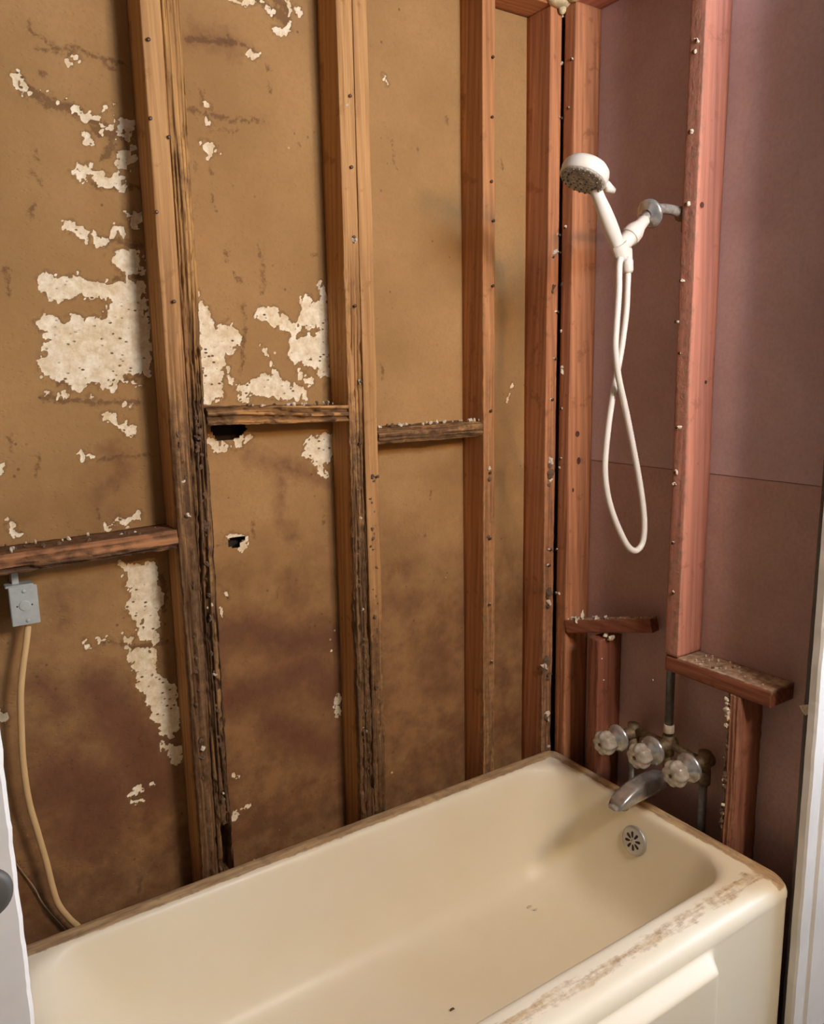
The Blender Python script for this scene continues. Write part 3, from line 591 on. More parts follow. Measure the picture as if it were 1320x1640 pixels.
# ------------------------------------------------------------------ bathtub
def mat_tub():
    t = NT('cream_enamel')
    c = t.mix(t.ramp(t.noise(4, 4), [(.35, 0), (.7, 1)]), lin(235, 222, 190), lin(239, 228, 200))
    s = [3, 60, 60]
    a = t.attr('residue')
    st = t.noise(1, 5, .65, t.scaled((9, 60, 60))); st2 = t.noise(1, 5, .65, t.scaled((60, 9, 60)))
    b = t.attr('along'); sm = t.n('ShaderNodeMix'); t.l(b, sm.inputs[0]); t.l(st, sm.inputs[2]); t.l(st2, sm.inputs[3]); stn = sm.outputs[0]
    blot = t.noise(42, 5, .65)
    f = t.ramp(t.math('ADD', a, t.math('MULTIPLY', t.math('SUBTRACT', t.math('ADD', t.math('MULTIPLY', stn, .6), t.math('MULTIPLY', blot, .4)), .5), 1.5)), [(.40, 0), (.62, 1)])
    rc = t.mix(t.ramp(stn, [(.36, 0), (.62, 1)]), lin(140, 100, 58), lin(200, 166, 114))
    rc = t.mix(t.math('MULTIPLY', t.ramp(blot, [(.55, 0), (.66, 1)]), .6), rc, lin(128, 98, 74))
    t.col(t.mix(t.math('MULTIPLY', f, .88), c, rc))
    t.rough(t.ramp(f, [(0, .36), (1, .8)])); t.b.inputs['Specular IOR Level'].default_value = .3
    t.bump(t.math('MULTIPLY', f, t.math('ADD', stn, blot)), .35, .002); return t.m
M_tub = mat_tub()
TX0, TX1, TY0, TY1 = -1.522, -.001, -.752, -.002
def rrect(x0, x1, y0, y1, r, z, n=12, mx=28, my=14):
    """rounded rectangle ring with fixed point count"""
    P = []
    def edge(p, q, m):
        for i in range(m): P.append((p[0]+(q[0]-p[0])*i/m, p[1]+(q[1]-p[1])*i/m, z))
    def arc(cx, cy, a0):
        for i in range(n): a = a0+math.pi/2*i/n; P.append((cx+r*math.cos(a), cy+r*math.sin(a), z))
    edge((x0+r, y0), (x1-r, y0), mx); arc(x1-r, y0+r, -math.pi/2)
    edge((x1, y0+r), (x1, y1-r), my); arc(x1-r, y1-r, 0)
    edge((x1-r, y1), (x0+r, y1), mx); arc(x0+r, y1-r, math.pi/2)
    edge((x0, y1-r), (x0, y0+r), my); arc(x0+r, y0+r, math.pi)
    return P
def build_tub():
    rings = []
    def R(l, r, f, b, rad, z): rings.append(rrect(TX0+l, TX1-r, TY0+f, TY1-b, rad, z, 14, 60, 30))
    R(0, 0, 0, 0, .03, .345); R(0, 0, 0, 0, .03, .354); R(.001, .001, .003, .001, .03, .364); R(.003, .003, .009, .002, .03, .3720); R(.006, .006, .018, .004, .03, .3775); R(.010, .010, .029, .007, .03, .3800)
    R(.03, .025, .045, .020, .035, .3800); R(.055, .04, .065, .034, .06, .3800); R(.075, .048, .082, .044, .085, .3795); R(.085, .052, .090, .049, .095, .3775)
    R(.093, .056, .097, .053, .10, .373); R(.099, .059, .101, .056, .105, .365); R(.104, .061, .104, .058, .108, .352)
    # steep drain end, sloping back rest at the left
    for z, l, r, f, b, rad in [(.31, .118, .066, .112, .064, .115), (.26, .140, .072, .121, .071, .12), (.21, .163, .079, .130, .079, .122), (.17, .183, .086, .138, .086, .124), (.135, .203, .095, .148, .095, .126), (.108, .225, .108, .161, .108, .128), (.088, .252, .127, .180, .127, .13), (.075, .288, .155, .207, .155, .13), (.068, .335, .195, .245, .195, .12), (.065, .42, .27, .30, .255, .06)]:
        R(l, r, f, b, rad, z)
    n = len(rings[0]); V = [p for rg in rings for p in rg]; F = []
    for j in range(len(rings)-1):
        for i in range(n): F.append((j*n+i, j*n+(i+1) % n, (j+1)*n+(i+1) % n, (j+1)*n+i))
    L = (len(rings)-1)*n; F.append(tuple(L+i for i in range(n)))
    return V, F
tub = empty('bathtub', ((TX0+TX1)/2, (TY0+TY1)/2, 0)); tag(tub, 'cream enamel bathtub with brown mastic residue on its rim', 'bathtub')
V, F = build_tub(); Va = np.array(V); res = np.zeros(len(V)); alo = np.zeros(len(V))
for i, (x, y, z) in enumerate(V):
    if z > .37:
        bk = TY1-y; en = TX1-x; fr = y-TY0; lf = x-TX0
        r = max(sstep(.052, .034, bk)*1.05, sstep(.050, .030, en)*1.05, .50*sstep(.024, .034, fr)*sstep(.090, .070, fr), .5*sstep(.07, .05, lf)*sstep(.75, .3, bk))
        res[i] = r; alo[i] = 1.0 if (en < .05 and en < bk+.005) or lf < .05 else 0.0
make('basin', (V, F), M_tub, tub, loc=((TX0+TX1)/2, (TY0+TY1)/2, .065), attrs={'residue': res, 'along': alo})
# apron with an embossed front panel
def build_apron():
    xs = np.linspace(TX0, TX1, 230); zs = np.concatenate([np.linspace(0, .24, 12), np.linspace(.245, .351, 48)])
    X, Zg = np.meshgrid(xs, zs)
    px = sstep(-.270, -.305, X)*sstep(-1.46, -1.43, X)
    bul = .034*px*(1-sstep(.316, .346, Zg))*sstep(.02, .05, Zg)
    rim = .0015
    cr = np.clip((X-(TX1-.03))/.03, 0, 1); rc = .03*(1-np.sqrt(np.clip(1-cr*cr, 0, 1)))
    Y = TY0-bul+rim+rc
    V = np.stack([X, Y, Zg], -1).reshape(-1, 3); idx = np.arange(X.size).reshape(X.shape)
    q = np.stack([idx[:-1, :-1], idx[:-1, 1:], idx[1:, 1:], idx[1:, :-1]], -1).reshape(-1, 4)
    return V, [tuple(r) for r in q]
V, F = build_apron()
make('apron', (V, F), M_tub, tub, loc=((TX0+TX1)/2, TY0, 0), attrs={'residue': np.zeros(len(V)), 'along': np.zeros(len(V))})
# overflow plate on the drain end
oc = Vector((-.0705, -.375, .300)); ax = Vector((-1, 0, .17)).normalized()
ov = make('overflow_plate', lathe(oc, ax, [(.036, -.012), (.037, .002), (.035, .0045), (.030, .0055), (.012, .0062), (.006, .0066), (.0045, .0068)], 40), plain('dull_chrome', lin(190, 186, 178), .4, .6, var=.1, bump=.05), tub, loc=oc)
ov['label'] = 'round chrome overflow plate with eight slots'
u_, w_, d_ = frame(ax)
for k in range(8):
    a = 2*math.pi*(k+.3)/8; dr = u_*math.cos(a)+w_*math.sin(a); c = oc+ax*.0058
    sd = ax.cross(dr)
    V = []
    for h in (0.0, .0012):
        for rr, ww in ((.008, .001), (.0125, .0028), (.021, .0034), (.0235, .001)):
            for s_ in (-1, 1): V.append(tuple(c+ax*h+dr*rr+sd*ww*s_))
    F = [(8, 9, 11, 10), (10, 11, 13, 12), (12, 13, 15, 14), (0, 2, 10, 8), (2, 4, 12, 10), (4, 6, 14, 12), (1, 9, 11, 3), (3, 11, 13, 5), (5, 13, 15, 7), (6, 7, 15, 14), (0, 8, 9, 1)]
    make('slot', (V, F), M_dark, ov, loc=c, smooth=False)
make('screw', lathe(oc+ax*.0062, ax, [(.004, 0), (.004, .0015), (.002, .002)], 12), M_chrome, ov, loc=oc+ax*.0062)

# ------------------------------------------------------------------ three handle valve and pipes
VX = .045; VY = (-.262, -.376, -.484); VZ = .525
val = empty('shower_valve', (VX, VY[1], 0)); tag(val, 'three-handle brass tub valve with clouded acrylic handles and chrome spout', 'faucet')
man = tube([(VX, VY[0]+.012, VZ-.002), (VX, VY[1], VZ+.004), (VX, VY[2]-.012, VZ)], .0095, 14)
make('manifold', man, M_brass, val, loc=(VX, VY[1], VZ))
for i, y in enumerate(VY):
    z = VZ+(-.008, .004, .004)[i]
    make('valve_body', merge(lathe((VX+.022, y, z), (-1, 0, 0), [(.012, 0), (.019, .004), (.019, .022), (.0165, .024), (.0165, .044), (.013, .046), (.013, .07)], 18), tube([(VX, y, z-.028), (VX, y, z+.024)], .0155, 14)), M_brass, val, loc=(VX, y, z))
    make('escutcheon', lathe((-.014, y, z), (-1, 0, 0), [(.0365, 0), (.037, .0025), (.0345, .007), (.027, .0115), (.019, .015), (.015, .026)], 36), M_chrome, val, loc=(-.008, y, z))
    V = []; F = []; n = 48
    hp = [(.016, .028), (.020, .032), (.0285, .042), (.0310, .055), (.0300, .064), (.024, .073), (.009, .077), (.006, .075)]
    for r, h in hp:
        for k in range(n):
            a = 2*math.pi*k/n+.3*i; lob = 1+(.075 if r > .02 else .03)*math.cos(8*a)
            V.append((-.008-h, y+r*lob*math.cos(a), z+r*lob*math.sin(a)))
    for j in range(len(hp)-1):
        for k in range(n): F.append((j*n+k, (j+1)*n+k, (j+1)*n+(k+1) % n, j*n+(k+1) % n))
    F += [tuple(range(n)), tuple((len(hp)-1)*n+k for k in range(n))[::-1]]
    hd = make('handle', (V, F), M_acrylic, val, loc=(-.04, y, z)); hd['label'] = 'fluted clouded acrylic tap handle'
    make('screw', lathe((-.008-.0735, y, z), (-1, 0, 0), [(.0045, 0), (.0045, .0025), (.003, .003)], 12), M_nail, hd, loc=(-.079, y, z))
for y in (VY[0], VY[2]):
    make('supply_pipe', tube([(VX, y, .02), (VX, y, VZ-.026)], .0105, 16), M_galv, val, loc=(VX, y, .02))
    make('pipe_elbow', tube([(VX, y, VZ-.055), (VX, y, VZ-.02)], .0165, 14), M_brass, val, loc=(VX, y, VZ-.055))
rz = 1.815
make('riser_pipe', tube([(VX, VY[1], VZ+.02), (VX, VY[1]+.004, 1.1), (VX, -.370, rz-.036)], .0108, 16), M_galv, val, loc=(VX, VY[1], VZ+.02))
make('pipe_tape', lathe((VX, VY[1], VZ+.036), (0, 0, 1), [(.0125, 0), (.0135, .002), (.013, .020), (.0115, .022)], 16), M_crumb, val, loc=(VX, VY[1], VZ+.036))
# tub spout: lofted rounded sections from the wall to the turned-down mouth
def spout():
    secs = [(.030, .018, .018, .440), (.014, .023, .024, .441), (-.015, .0245, .0265, .442), (-.055, .0245, .0260, .441), (-.092, .0240, .0235, .437), (-.120, .0230, .0200, .4325), (-.138, .0215, .0165, .429), (-.146, .0185, .011, .427)]
    n = 28; V = []; F = []
    for x, w, h, z in secs:
        for k in range(n):
            a = 2*math.pi*k/n; ca, sa = math.cos(a), math.sin(a); e = 2/3.2
            V.append((x+(.012*sa if x < -.1 else 0), VY[1]+w*abs(ca)**e*math.copysign(1, ca), z+h*abs(sa)**e*math.copysign(1, sa)))
    for j in range(len(secs)-1):
        for k in range(n): F.append((j*n+k, (j+1)*n+k, (j+1)*n+(k+1) % n, j*n+(k+1) % n))
    F += [tuple(range(n)), tuple((len(secs)-1)*n+k for k in range(n))[::-1]]
    return V, F
sp = make('spout', spout(), M_chrome, val, loc=(.03, VY[1], .44)); sp['label'] = 'worn chrome tub spout'
make('mouth', lathe((-.122, VY[1], .421), (0, 0, -1), [(.0155, 0), (.0165, .003), (.0165, .012), (.0140, .0125), (.013, .004)], 24), M_chrome, sp, loc=(-.122, VY[1], .42))
make('spout_nipple', tube([(VX, VY[1], .44), (.02, VY[1], .44)], .0105, 14), M_galv, val, loc=(VX, VY[1], .44))
make('drop_pipe', tube([(VX, VY[1], .425), (VX, VY[1], VZ-.01)], .0108, 14), M_brass, val, loc=(VX, VY[1], .44))

# ------------------------------------------------------------------ shower arm, mount and hand shower
SY = -.370
P = lambda u, t, y=SY: on(u, t, 1, y)
arm = empty('shower_mount', P(1090, 336)); tag(arm, 'short chrome shower pipe with loose flange and white swivel mount', 'shower mount')
bend = P(1046, 337); aend = P(1026, 358)
make('arm_pipe', tube(spline([(VX+.012, SY, rz), (VX-.02, SY, rz+.001), P(1075, 336), P(1052, 335), P(1038, 345), aend], 8), .0108, 18), M_scaly, arm, loc=P(1090, 336))
make('elbow', merge(tube([(VX, SY, rz-.035), (VX, SY, rz+.008)], .0165, 16), tube([(VX+.008, SY, rz), (VX-.030, SY, rz)], .0165, 16)), M_brass, arm, loc=(VX, SY, rz))
dirA = Vector(P(1003, 385))-Vector(P(1036, 347)); dirA.normalize()
fc = Vector(P(1039, 343))
fdir = Vector((-.93, -.05, -.36)).normalized()
make('flange', lathe(fc-fdir*.006, fdir, [(.0315, 0), (.032, .002), (.030, .006), (.022, .011), (.014, .014), (.0125, .015)], 36, caps=False), M_chrome, arm, loc=fc)
q0 = Vector(P(1033, 352)); q1 = Vector(P(994, 396)); L = (q1-q0).length; ax = (q1-q0).normalized()
sw = make('swivel_mount', lathe(q0, ax, [(.0105, 0), (.0125, .001), (.0138, L*.22), (.0165, L*.30), (.0205, L*.42), (.0215, L*.55), (.0205, L*.66), (.0175, L*.68), (.0165, L*.82), (.015, L*1.0), (.010, L*1.08)], 30), M_white_plastic, arm, loc=q0)
make('seam', lathe(q0+ax*L*.655, ax, [(.0212, 0), (.0212, .0012)], 30), plain('plastic_seam', lin(176, 160, 136), .5, bump=0), sw, loc=q0+ax*L*.655)
h0 = Vector(P(996, 409)); h1 = Vector(P(955, 306)); hax = (h1-h0).normalized()
# cradle: C-shaped clip around the foot of the handle
u_, w_, d_ = frame(hax); V = []; F = []; n = 22
opn = (-Vector((.83, -.55, 0))).normalized(); opn = (opn-hax*opn.dot(hax)).normalized(); sd = hax.cross(opn)
cc = h0+hax*.012
for h in (-.014, .014):
    for r in (.0145, .0205):
        for k in range(n+1):
            a = math.radians(48)+math.radians(264)*k/n; V.append(tuple(cc+hax*h+(opn*math.cos(a)+sd*math.sin(a))*r))
m = n+1
for k in range(n):
    F += [(k, k+1, m+k+1, m+k), (2*m+k, 3*m+k, 3*m+k+1, 2*m+k+1), (k, 2*m+k, 2*m+k+1, k+1), (m+k, m+k+1, 3*m+k+1, 3*m+k)]
F += [(0, m, 3*m, 2*m), (n, 2*m+n, 3*m+n, m+n)]
make('cradle', (V, F), M_white_plastic, arm, loc=cc, smooth=False)
hc0 = Vector(P(1005, 402, SY+.012)); hc1 = Vector(P(1006, 437, SY+.012))
make('hose_connector', lathe(hc0, hc1-hc0, [(.0095, -.006), (.0105, 0), (.0105, .018), (.0118, .02), (.0118, (hc1-hc0).length-.006), (.010, (hc1-hc0).length)], 20), M_white_plastic, arm, loc=hc0)

hs = empty('hand_shower', h0); tag(hs, 'white hand shower with round grey spray face and looped hose', 'shower head')
HL = (h1-h0).length
make('handle', lathe(h0-hax*.012, hax, [(.0085, 0), (.0115, .003), (.0125, .02), (.0132, .03), (.0158, HL*.45), (.0162, HL*.6), (.0150, HL*.8), (.0128, HL*.97), (.0125, HL*1.12)], 26), M_white_plastic, hs, loc=h0)
fcen = Vector(P(933, 289)); vw = (fcen-Vector(CAM)).normalized(); nrm = Vector(MROT@np.array((-.34, -.94, 0))); nrm = (nrm-vw*nrm.dot(vw)).normalized(); nrm = (nrm*.88-vw*.475).normalized()
hd = make('spray_head', lathe(fcen-nrm*.034, nrm, [(.012, -.006), (.030, -.004), (.041, 0), (.0475, .007), (.0495, .015), (.0490, .030), (.0475, .0325), (.0465, .033)], 48), M_white_plastic, hs, loc=fcen)
def mat_face():
    t = NT('grey_spray_face'); t.col(t.mix(t.ramp(t.noise(160, 4), [(.4, 0), (.6, 1)]), lin(150, 142, 128), lin(196, 188, 170))); t.rough(.45); t.bump(t.noise(200, 3), .6, .003); return t.m
fm = mat_face()
face = make('spray_face', lathe(fcen-nrm*.002, nrm, [(.0465, 0), (.0455, .0028), (.038, .0042), (.036, .003), (.028, .0032), (.026, .0052), (.017, .0058), (.015, .0042), (.008, .0044), (.005, .0062)], 48), fm, hd, loc=fcen)
face['label'] = 'grey spray face ringed with nozzles'
u_, w_, d_ = frame(nrm)
nz = lathe((0, 0, 0), nrm, [(.0021, 0), (.0019, .0025), (.0012, .003)], 8)
nzm = mesh(nz[0], nz[1]); nzm.materials.append(plain('nozzle_rubber', lin(120, 112, 100), .6, bump=0))
dp = plain('white_ring', lin(214, 204, 184), .4, bump=0)
# nozzles are sub-parts of the spray face: one ring of each size
for rr, k0 in ((.0415, 22), (.0315, 16), (.0205, 11), (.010, 6)):
    for k in range(k0):
        a = 2*math.pi*k/k0; p = fcen+nrm*.0015+(u_*math.cos(a)+w_*math.sin(a))*rr
        link('nozzle', nzm, None, hd, p)
lc = Vector(P(973, 300)); 
make('lever', tube([fcen+(lc-fcen)*.75-nrm*.006, fcen+(lc-fcen)*.92-nrm*.006, lc, lc+(lc-fcen)*.28+nrm*.004], [.007, .008, .0105, .0065], 14), M_white_plastic, hd, loc=lc)
hp = [(996, 408, -.376), (992, 425, -.380), (991, 470, -.384), (987, 530, -.386), (986, 560, -.386), (991, 605, -.384), (1002, 655, -.380), (1014, 715, -.376), (1025, 775, -.372), (1031, 820, -.370), (1032, 850, -.370), (1028, 872, -.369), (1018, 882, -.368), (1006, 875, -.367), (993, 851, -.365), (980, 818, -.363), (972, 785, -.361), (969, 750, -.360), (972, 705, -.359), (979, 650, -.358), (988, 600, -.358), (996, 555, -.358), (1003, 500, -.358), (1005, 460, -.358), (1006, 436, -.358)]
path = spline([P(u, t, y) for u, t, y in hp], 26)
rad = [.0070+.0004*(1 if i % 2 else -1) for i in range(len(path))]
make('hose', tube(path, rad, 14), M_hose, hs, loc=P(996, 408))

# ------------------------------------------------------------------ switch box and cables at left
bx = empty('switch_box', (-1.345, .03, 1.016)); tag(bx, 'small zinc steel electrical box with blank cover under the left block', 'electrical box')
x0, x1, z0, z1 = -1.369, -1.322, 1.016, 1.090
make('box_body', box(x0+.002, x1-.002, .033, .086, z0+.001, z1-.001, .002), M_boxsteel, bx, loc=(-1.345, .06, 1.016), smooth=False)
cv = make('cover', box(x0-.001, x1+.001, .0295, .0325, z0-.001, z1+.001, .0012), M_boxsteel, bx, loc=(-1.345, .03, 1.016), smooth=False)
xc, zc = (x0+x1)/2, (z0+z1)/2
make('knockout', lathe((xc, .0298, zc), (0, -1, 0), [(.0100, 0), (.0100, .0012), (.0090, .0014)], 28), M_boxsteel, cv, loc=(xc, .0298, zc))
for sx, sz in ((-.013, 0), (.013, 0)): make('screw_hole', lathe((xc+sx, .0297, zc+sz), (0, -1, 0), [(.0016, 0), (.0016, .0006)], 10), M_dark, cv, loc=(xc+sx, .0297, zc+sz))
for sx, sz in ((.001, .028), (.003, -.030)): make('screw', lathe((xc+sx, .0297, zc+sz), (0, -1, 0), [(.0035, 0), (.0035, .0014), (.002, .002)], 12), M_boxsteel, cv, loc=(xc+sx, .0297, zc+sz))
for sx, sz in ((-.010, .0285), (.012, .0285), (-.010, -.0300), (.013, -.0290)): make('tab', box(xc+sx-.005, xc+sx+.005, .0285, .0298, zc+sz-.0015, zc+sz+.0015, .0005), M_boxsteel, cv, loc=(xc+sx, .0297, zc+sz), smooth=False)
make('mounting_ear', merge(box(x0-.006, x1-.004, .034, .064, z1-.001, z1+.003, .001), box(x0+.008, x0+.020, .05, .085, z1+.002, z1+.027, .001)), M_boxsteel, bx, loc=(xc, .04, z1), smooth=False)
cp = [(45, 1002, .050), (42, 1030, .046), (36, 1075, .042), (33, 1115, .040), (34, 1160, .040), (37, 1220, .042), (46, 1282, .044), (61, 1335, .047), (74, 1380, .050), (84, 1420, .053), (94, 1449, .055), (112, 1472, .056), (130, 1490, .056), (160, 1540, .055)]
cb = make('power_cable', tube(spline([on(u, t, 1, y) for u, t, y in cp], 12), .0062, 14, flat=.75), M_cable, loc=on(45, 1002, 1, .05)); tag(cb, 'cream cable running from the switch box down behind the tub', 'cable')
sp_ = [(22, 1378, .083), (40, 1402, .083), (55, 1422, .081), (68, 1446, .082), (84, 1466, .083), (106, 1490, .083)]
wr = make('thin_wire', tube(spline([on(u, t, 1, y) for u, t, y in sp_], 10), .0014, 8), plain('string', lin(168, 132, 100), .8), loc=on(106, 1490, 1, .083)); tag(wr, 'thin slack wire against the wall left of the cream cable', 'wire')
kc = Vector((-1.4995, -.786, 1.000))
kn = make('round_knob', lathe(kc, (0, -1, 0), [(.014, -.001), (.015, .004), (.024, .007), (.0262, .012), (.0255, .017), (.020, .020), (.008, .0215), (.003, .0217)], 36), M_knob, loc=kc); tag(kn, 'dark grey round knob on the white casing at the left edge', 'knob')

# ------------------------------------------------------------------ nails and plaster bits
def crumb_mesh(seed, r=1.0):
    V, F = sphere((0, 0, 0), 1, 8, 6); rs = np.random.RandomState(seed); V = np.array(V)
    k = rs.rand(3, 3)*3; n = np.sin(V@k*2+rs.rand(3)*6).sum(1)*.16+rs.rand(len(V))*.25
    V = V*(.8+n[:, None])*np.array((1, rs.uniform(.6, 1), rs.uniform(.5, .9)))
    return mesh(V, F, smooth=False)
crm = [crumb_mesh(i) for i in range(5)]
grm = [crumb_mesh(10+i) for i in range(3)]
for m_ in crm: m_.materials.append(M_crumb)
for m_ in grm: m_.materials.append(M_greycrumb)
_nv = lathe((0, 0, 0), (0, 0, 1), [(.0014, -.012), (.0014, .004), (.0036, .005), (.0036, .0062), (.002, .0068)], 10)
nlm = mesh(*_nv); nlm.materials.append(M_nail)
def crumb(parent, p, size, grey=False, name='plaster_bit'):
    o = link(name, random.choice(grm if grey else crm), None, parent, p); s = size
    o.scale = (s, s*random.uniform(.7, 1.1), s*random.uniform(.7, 1.2)); o.rotation_euler = (random.random()*6, random.random()*6, random.random()*6); return o
def nail(parent, p, d):
    o = link('nail', nlm, None, parent, p); o.rotation_euler = Vector(d).to_track_quat('Z', 'Y').to_euler(); return o
fy = lambda u, t: on(u, t, 1, 0); fx = lambda u, t: on(u, t, 0, 0)
for u, t in [(1118, 66), (1113, 84), (1107, 212), (1101, 328), (1093, 450), (1085, 516), (1091, 566), (1087, 685), (1084, 757), (1083, 776), (1080, 870), (1081, 950)]:
    p = fx(u, t); nail(studs['F'], p, (-1, .1, .1)); crumb(studs['F'], p+np.array((-.002, random.uniform(-.004, .004), .001)), random.uniform(.004, .0075))
for u, t in [(917, 96), (912, 174), (907, 365), (901, 655), (899, 735), (897, 750), (893, 880), (892, 950)]:
    p = fx(u, t); nail(studs['E'], p, (-1, 0, 0)); crumb(studs['E'], p+np.array((-.002, 0, .002)), random.uniform(.003, .006))
crumb(studs['E'], fx(901, 596), .010); crumb(studs['E'], fx(901, 588), .006); crumb(studs['E'], fx(900, 455), .008, True); crumb(studs['E'], fx(899, 530), .005); crumb(studs['E'], fx(896, 950), .007)
for u, t in [(903, 28), (902, 103), (898, 190), (895, 377), (896, 405), (892, 500), (889, 575), (884, 640), (881, 880), (879, 905)]:
    p = fy(u, t); nail(studs['D'], p, (0, -1, .05)); crumb(studs['D'], p+np.array((-.005, -.001, .002)), random.uniform(.003, .0055))
for u, t, s, g in [(882, 738, .010, 0), (884, 757, .011, 1), (881, 770, .007, 0), (880, 948, .011, 1), (879, 965, .010, 0), (877, 1058, .012, 1), (873, 1067, .010, 0), (885, 1078, .008, 1), (884, 1140, .011, 0), (883, 1150, .008, 0), (896, 405, .008, 0), (893, 460, .009, 1), (894, 1190, .006, 0)]:
    p = fy(u, t); p[0] = min(p[0], -.003-s*1.6); crumb(studs['D'], p, s*1.2, bool(g)); crumb(studs['D'], p+np.array((-.004, 0, -.012)), s*.8, True)
for u, t in [(788, 92), (787, 188), (786, 291), (789, 354), (788, 458), (785, 658), (784, 757), (784, 862), (783, 968), (786, 1060)]:
    p = fy(u, t)+np.array((0, .001, 0)); nail(studs['C'], p, (.1, -1, 0)); crumb(studs['C'], p+np.array((.004, -.001, .002)), random.uniform(.002, .004), random.random() < .4)
crumb(studs['C'], fy(784, 750), .008); crumb(studs['C'], fy(784, 768), .008, True); crumb(studs['C'], fy(783, 860), .007, True)
for key, pts in {'B1': [(560, 154), (562, 268), (566, 380), (568, 490), (577, 611), (576, 710)], 'B2': [(604, 763)], 'A1': [(237, 64), (240, 190), (278, 483), (250, 340)], 'A2': [(270, 220)]}.items():
    for u, t in pts:
        p = fy(u, t)+np.array((0, .002, 0)); nail(studs[key], p, (.05, -1, 0))
crumb(studs['B1'], fy(567, 384), .009); crumb(studs['B1'], fy(576, 611), .006); crumb(studs['B1'], fy(556, 168), .004)
crumb(studs['A1'], fy(301, 825), .011).scale = (.011, .006, .008)
for i in range(60):
    t = random.uniform(670, 1370); key = random.choice(['A1', 'A2', 'A2']); x = {'A1': XA, 'A2': XA+W}[key]+random.uniform(.013, .024); z = zA(t)
    crumb(studs[key], (x, .004, z), random.uniform(.003, .009), random.random() < .93)
for i in range(50):
    t = random.uniform(700, 1260); key = random.choice(['B1', 'B1', 'B2']); x = {'B1': XB, 'B2': XB+W}[key]+random.uniform(.010, .027); z = zB(t)
    crumb(studs[key], (x, .005, z), random.uniform(.003, .008), random.random() < .85)
for i in range(34):
    zq = random.choice([random.uniform(.66, .735), random.uniform(.38, .70)]); crumb(studs['H'], (random.uniform(-.001, .006), -.5665+random.uniform(-.006, .003), zq), random.uniform(.003, .009), zq < .66 and random.random() < .75)
for u, t in [(980, 1055), (983, 1089), (1062, 1089)]: crumb(studs['G'], on(u-16, t, 0, 0), .0028)
def knot(parent, p, axis, rx, rz):
    V, F = lathe((0, 0, 0), axis, [(1, -.2), (1, .0), (.75, .12), (.4, .1), (.1, .16)], 18); V = np.array(V)
    V[:, 0] *= rx; V[:, 2] *= rz; V[:, 1] *= .003
    make('knot', ((V+np.array(p)).tolist(), F), M_knot, parent, loc=p)
M_knot = plain('pine_knot', lin(96, 52, 34), .7, var=.3, scale=200)
for u, t, rx, rz in [(1117, 792, .012, .011), (1125, 328, .006, .006), (1131, 612, .004, .004)]:
    p = on(u, t, 1, YFs-W); knot(studs['F'], p, (0, -1, 0), rx, rz)
for u, t, rx, rz in [(925, 695, .008, .008), (927, 738, .007, .010), (918, 785, .004, .006)]:
    p = on(u, t, 1, YE-W); knot(studs['E'], p, (0, -1, 0), rx, rz)
# litter on the blocks: loose plaster lying on each block, one heap-free piece at a time
def litter(parent, n, xr, yr, zf, sr, grey=.3):
    for i in range(n):
        x = random.uniform(*xr); y = random.uniform(*yr); s = random.uniform(*sr); crumb(parent, (x, y, zf(x, y)+s*.4), s, random.random() < grey)
litter(b2, 30, (XA+.085, XB-.01), (.012, .08), lambda x, y: 1.408, (.002, .007), .45)
litter(b3, 24, (XB+.085, XC-.008), (.012, .08), lambda x, y: 1.347, (.002, .006), .4)
litter(b1, 26, (-1.42, XA-.008), (.010, .08), lambda x, y: 1.163, (.002, .006), .5)
for u, t, s in [(712, 672, .007), (700, 676, .006), (752, 668, .008), (760, 669, .007), (768, 670, .005), (690, 668, .006)]:
    p = on(u, t, 1, .02); p[2] = 1.351; crumb(b3, p, s)
litter(kb2, 34, (.01, .08), (-.66, -.44), lambda x, y: .7835, (.0012, .0045), .1)
litter(kb1, 0, (0, 1), (0, 1), None, (0, 1))
for i in range(34):
    f = random.uniform(.05, .98)**1.5; s = random.uniform(.002, .0085 if f < .5 else .004); p = a0+lv*Lb*f+dv*random.uniform(.004, .03)+av*(.037+s*.3); crumb(kb1, p, s, random.random() < .35)
p = a0+lv*Lb*.20+dv*.016+av*.050; crumb(kb1, p, .012).scale = (.016, .008, .006)
p = a0+lv*Lb*.15+dv*.004+av*.036; crumb(kb1, p, .010)
p = a0+lv*Lb*.46+dv*.006-av*.006; crumb(kb1, p, .010); p = a0+lv*Lb*.52+dv*.006-av*.014; crumb(kb1, p, .011)
# plaster lump left in the ceiling corner
cl = make('plaster_remnant', merge(*[( (np.array(v)+np.array(c)).tolist(), f) for (v, f), c in [(sphere((0, 0, 0), .022, 14, 9, (1.6, 1, .5)), (-.02, -.012, ZT+.004)), (sphere((0, 0, 0), .016, 12, 8, (1, 1.4, .6)), (-.006, -.05, ZT+.006)), (sphere((0, 0, 0), .010, 12, 8, (1, 1, 1.3)), (-.010, -.010, ZT-.008))]]), plain('yellowed_plaster', lin(228, 206, 158), .9, var=.2, scale=90, bump=.6), loc=(-.015, -.02, ZT-.01))
tag(cl, 'yellowed plaster remnant stuck in the ceiling corner above the studs', 'plaster')
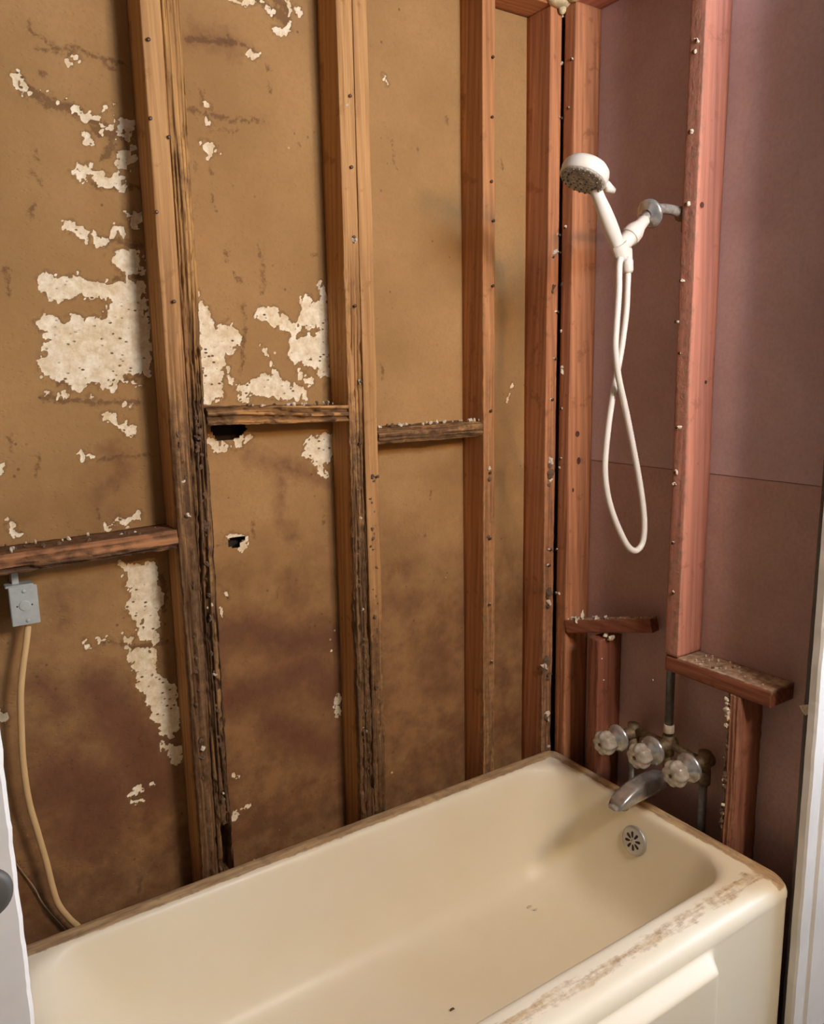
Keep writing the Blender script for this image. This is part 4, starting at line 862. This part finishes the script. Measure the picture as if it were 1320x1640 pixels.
# flakes of paint hanging at the right casing
fl = make('paint_flake', ([tuple(on(u, t, 0, -.004+d)) for u, t, d in [(1280, 1130, 0), (1297, 1128, .004), (1301, 1141, .004), (1290, 1146, -.002), (1285, 1140, -.004)]]+[tuple(on(u, t, 0, -.002+d)) for u, t, d in [(1280, 1130, 0), (1297, 1128, .004), (1301, 1141, .004), (1290, 1146, -.002), (1285, 1140, -.004)]], [(0, 1, 2, 3, 4), (9, 8, 7, 6, 5)]+[(i, 5+i, 5+(i+1) % 5, (i+1) % 5) for i in range(5)]), M_crumb, loc=on(1290, 1138, 0, 0), smooth=False)
tag(fl, 'curled paint flake on the dim stud beside the right casing', 'paint flake')
# debris in the tub
d1 = link('debris_crumb', grm[0], None, None, (-.617, -.338, .0685)); d1.scale = (.006, .004, .003); tag(d1, 'small dark crumb lying on the tub floor', 'crumb')
d1.data = grm[0].copy(); d1.data.materials.clear(); d1.data.materials.append(plain('dark_crumb', lin(96, 70, 56), .9))
for i, (u, t, s) in enumerate([(848, 1452, .006), (858, 1456, .0045), (840, 1416, .003)]):
    p = on(u, t, 2, .075 if i < 2 else .09); o = link('plaster_chip', crm[i], None, None, p); o.scale = (s*1.6, s, s*.35)
    tag(o, ['largest pale plaster chip on the tub floor', 'smaller pale chip right beside the largest plaster chip in the tub', 'tiny pale chip above the other plaster chips in the tub'][i], 'chip', 'plaster chips in the tub')

# ------------------------------------------------------------------ vanity light on the front wall (behind the camera)
def emis(name, c, s):
    t = NT(name); t.b.inputs['Base Color'].default_value = (1, 1, 1, 1); t.b.inputs['Emission Color'].default_value = c; t.b.inputs['Emission Strength'].default_value = s; return t.m
vl = empty('vanity_light', (-.30, YF, 1.86)); tag(vl, 'chrome vanity light bar with two warm globe bulbs below the added window', 'lamp')
make('bar', box(-.52, -.08, YF, YF+.045, 1.82, 1.90, .006), M_chrome, vl, loc=(-.30, YF, 1.86), smooth=False)
mb = emis('warm_globe', (1.0, .68, .36, 1), BULB)
for x in (-.175, -.43):
    make('socket', lathe((x, YF+.04, 1.86), (0, 1, 0), [(.024, 0), (.024, .03), (.018, .034)], 20), M_chrome, vl, loc=(x, YF+.04, 1.86))
    make('globe_bulb', sphere((x, YF+.108, 1.86), .040, 24, 16), mb, vl, loc=(x, YF+.1, 1.86))
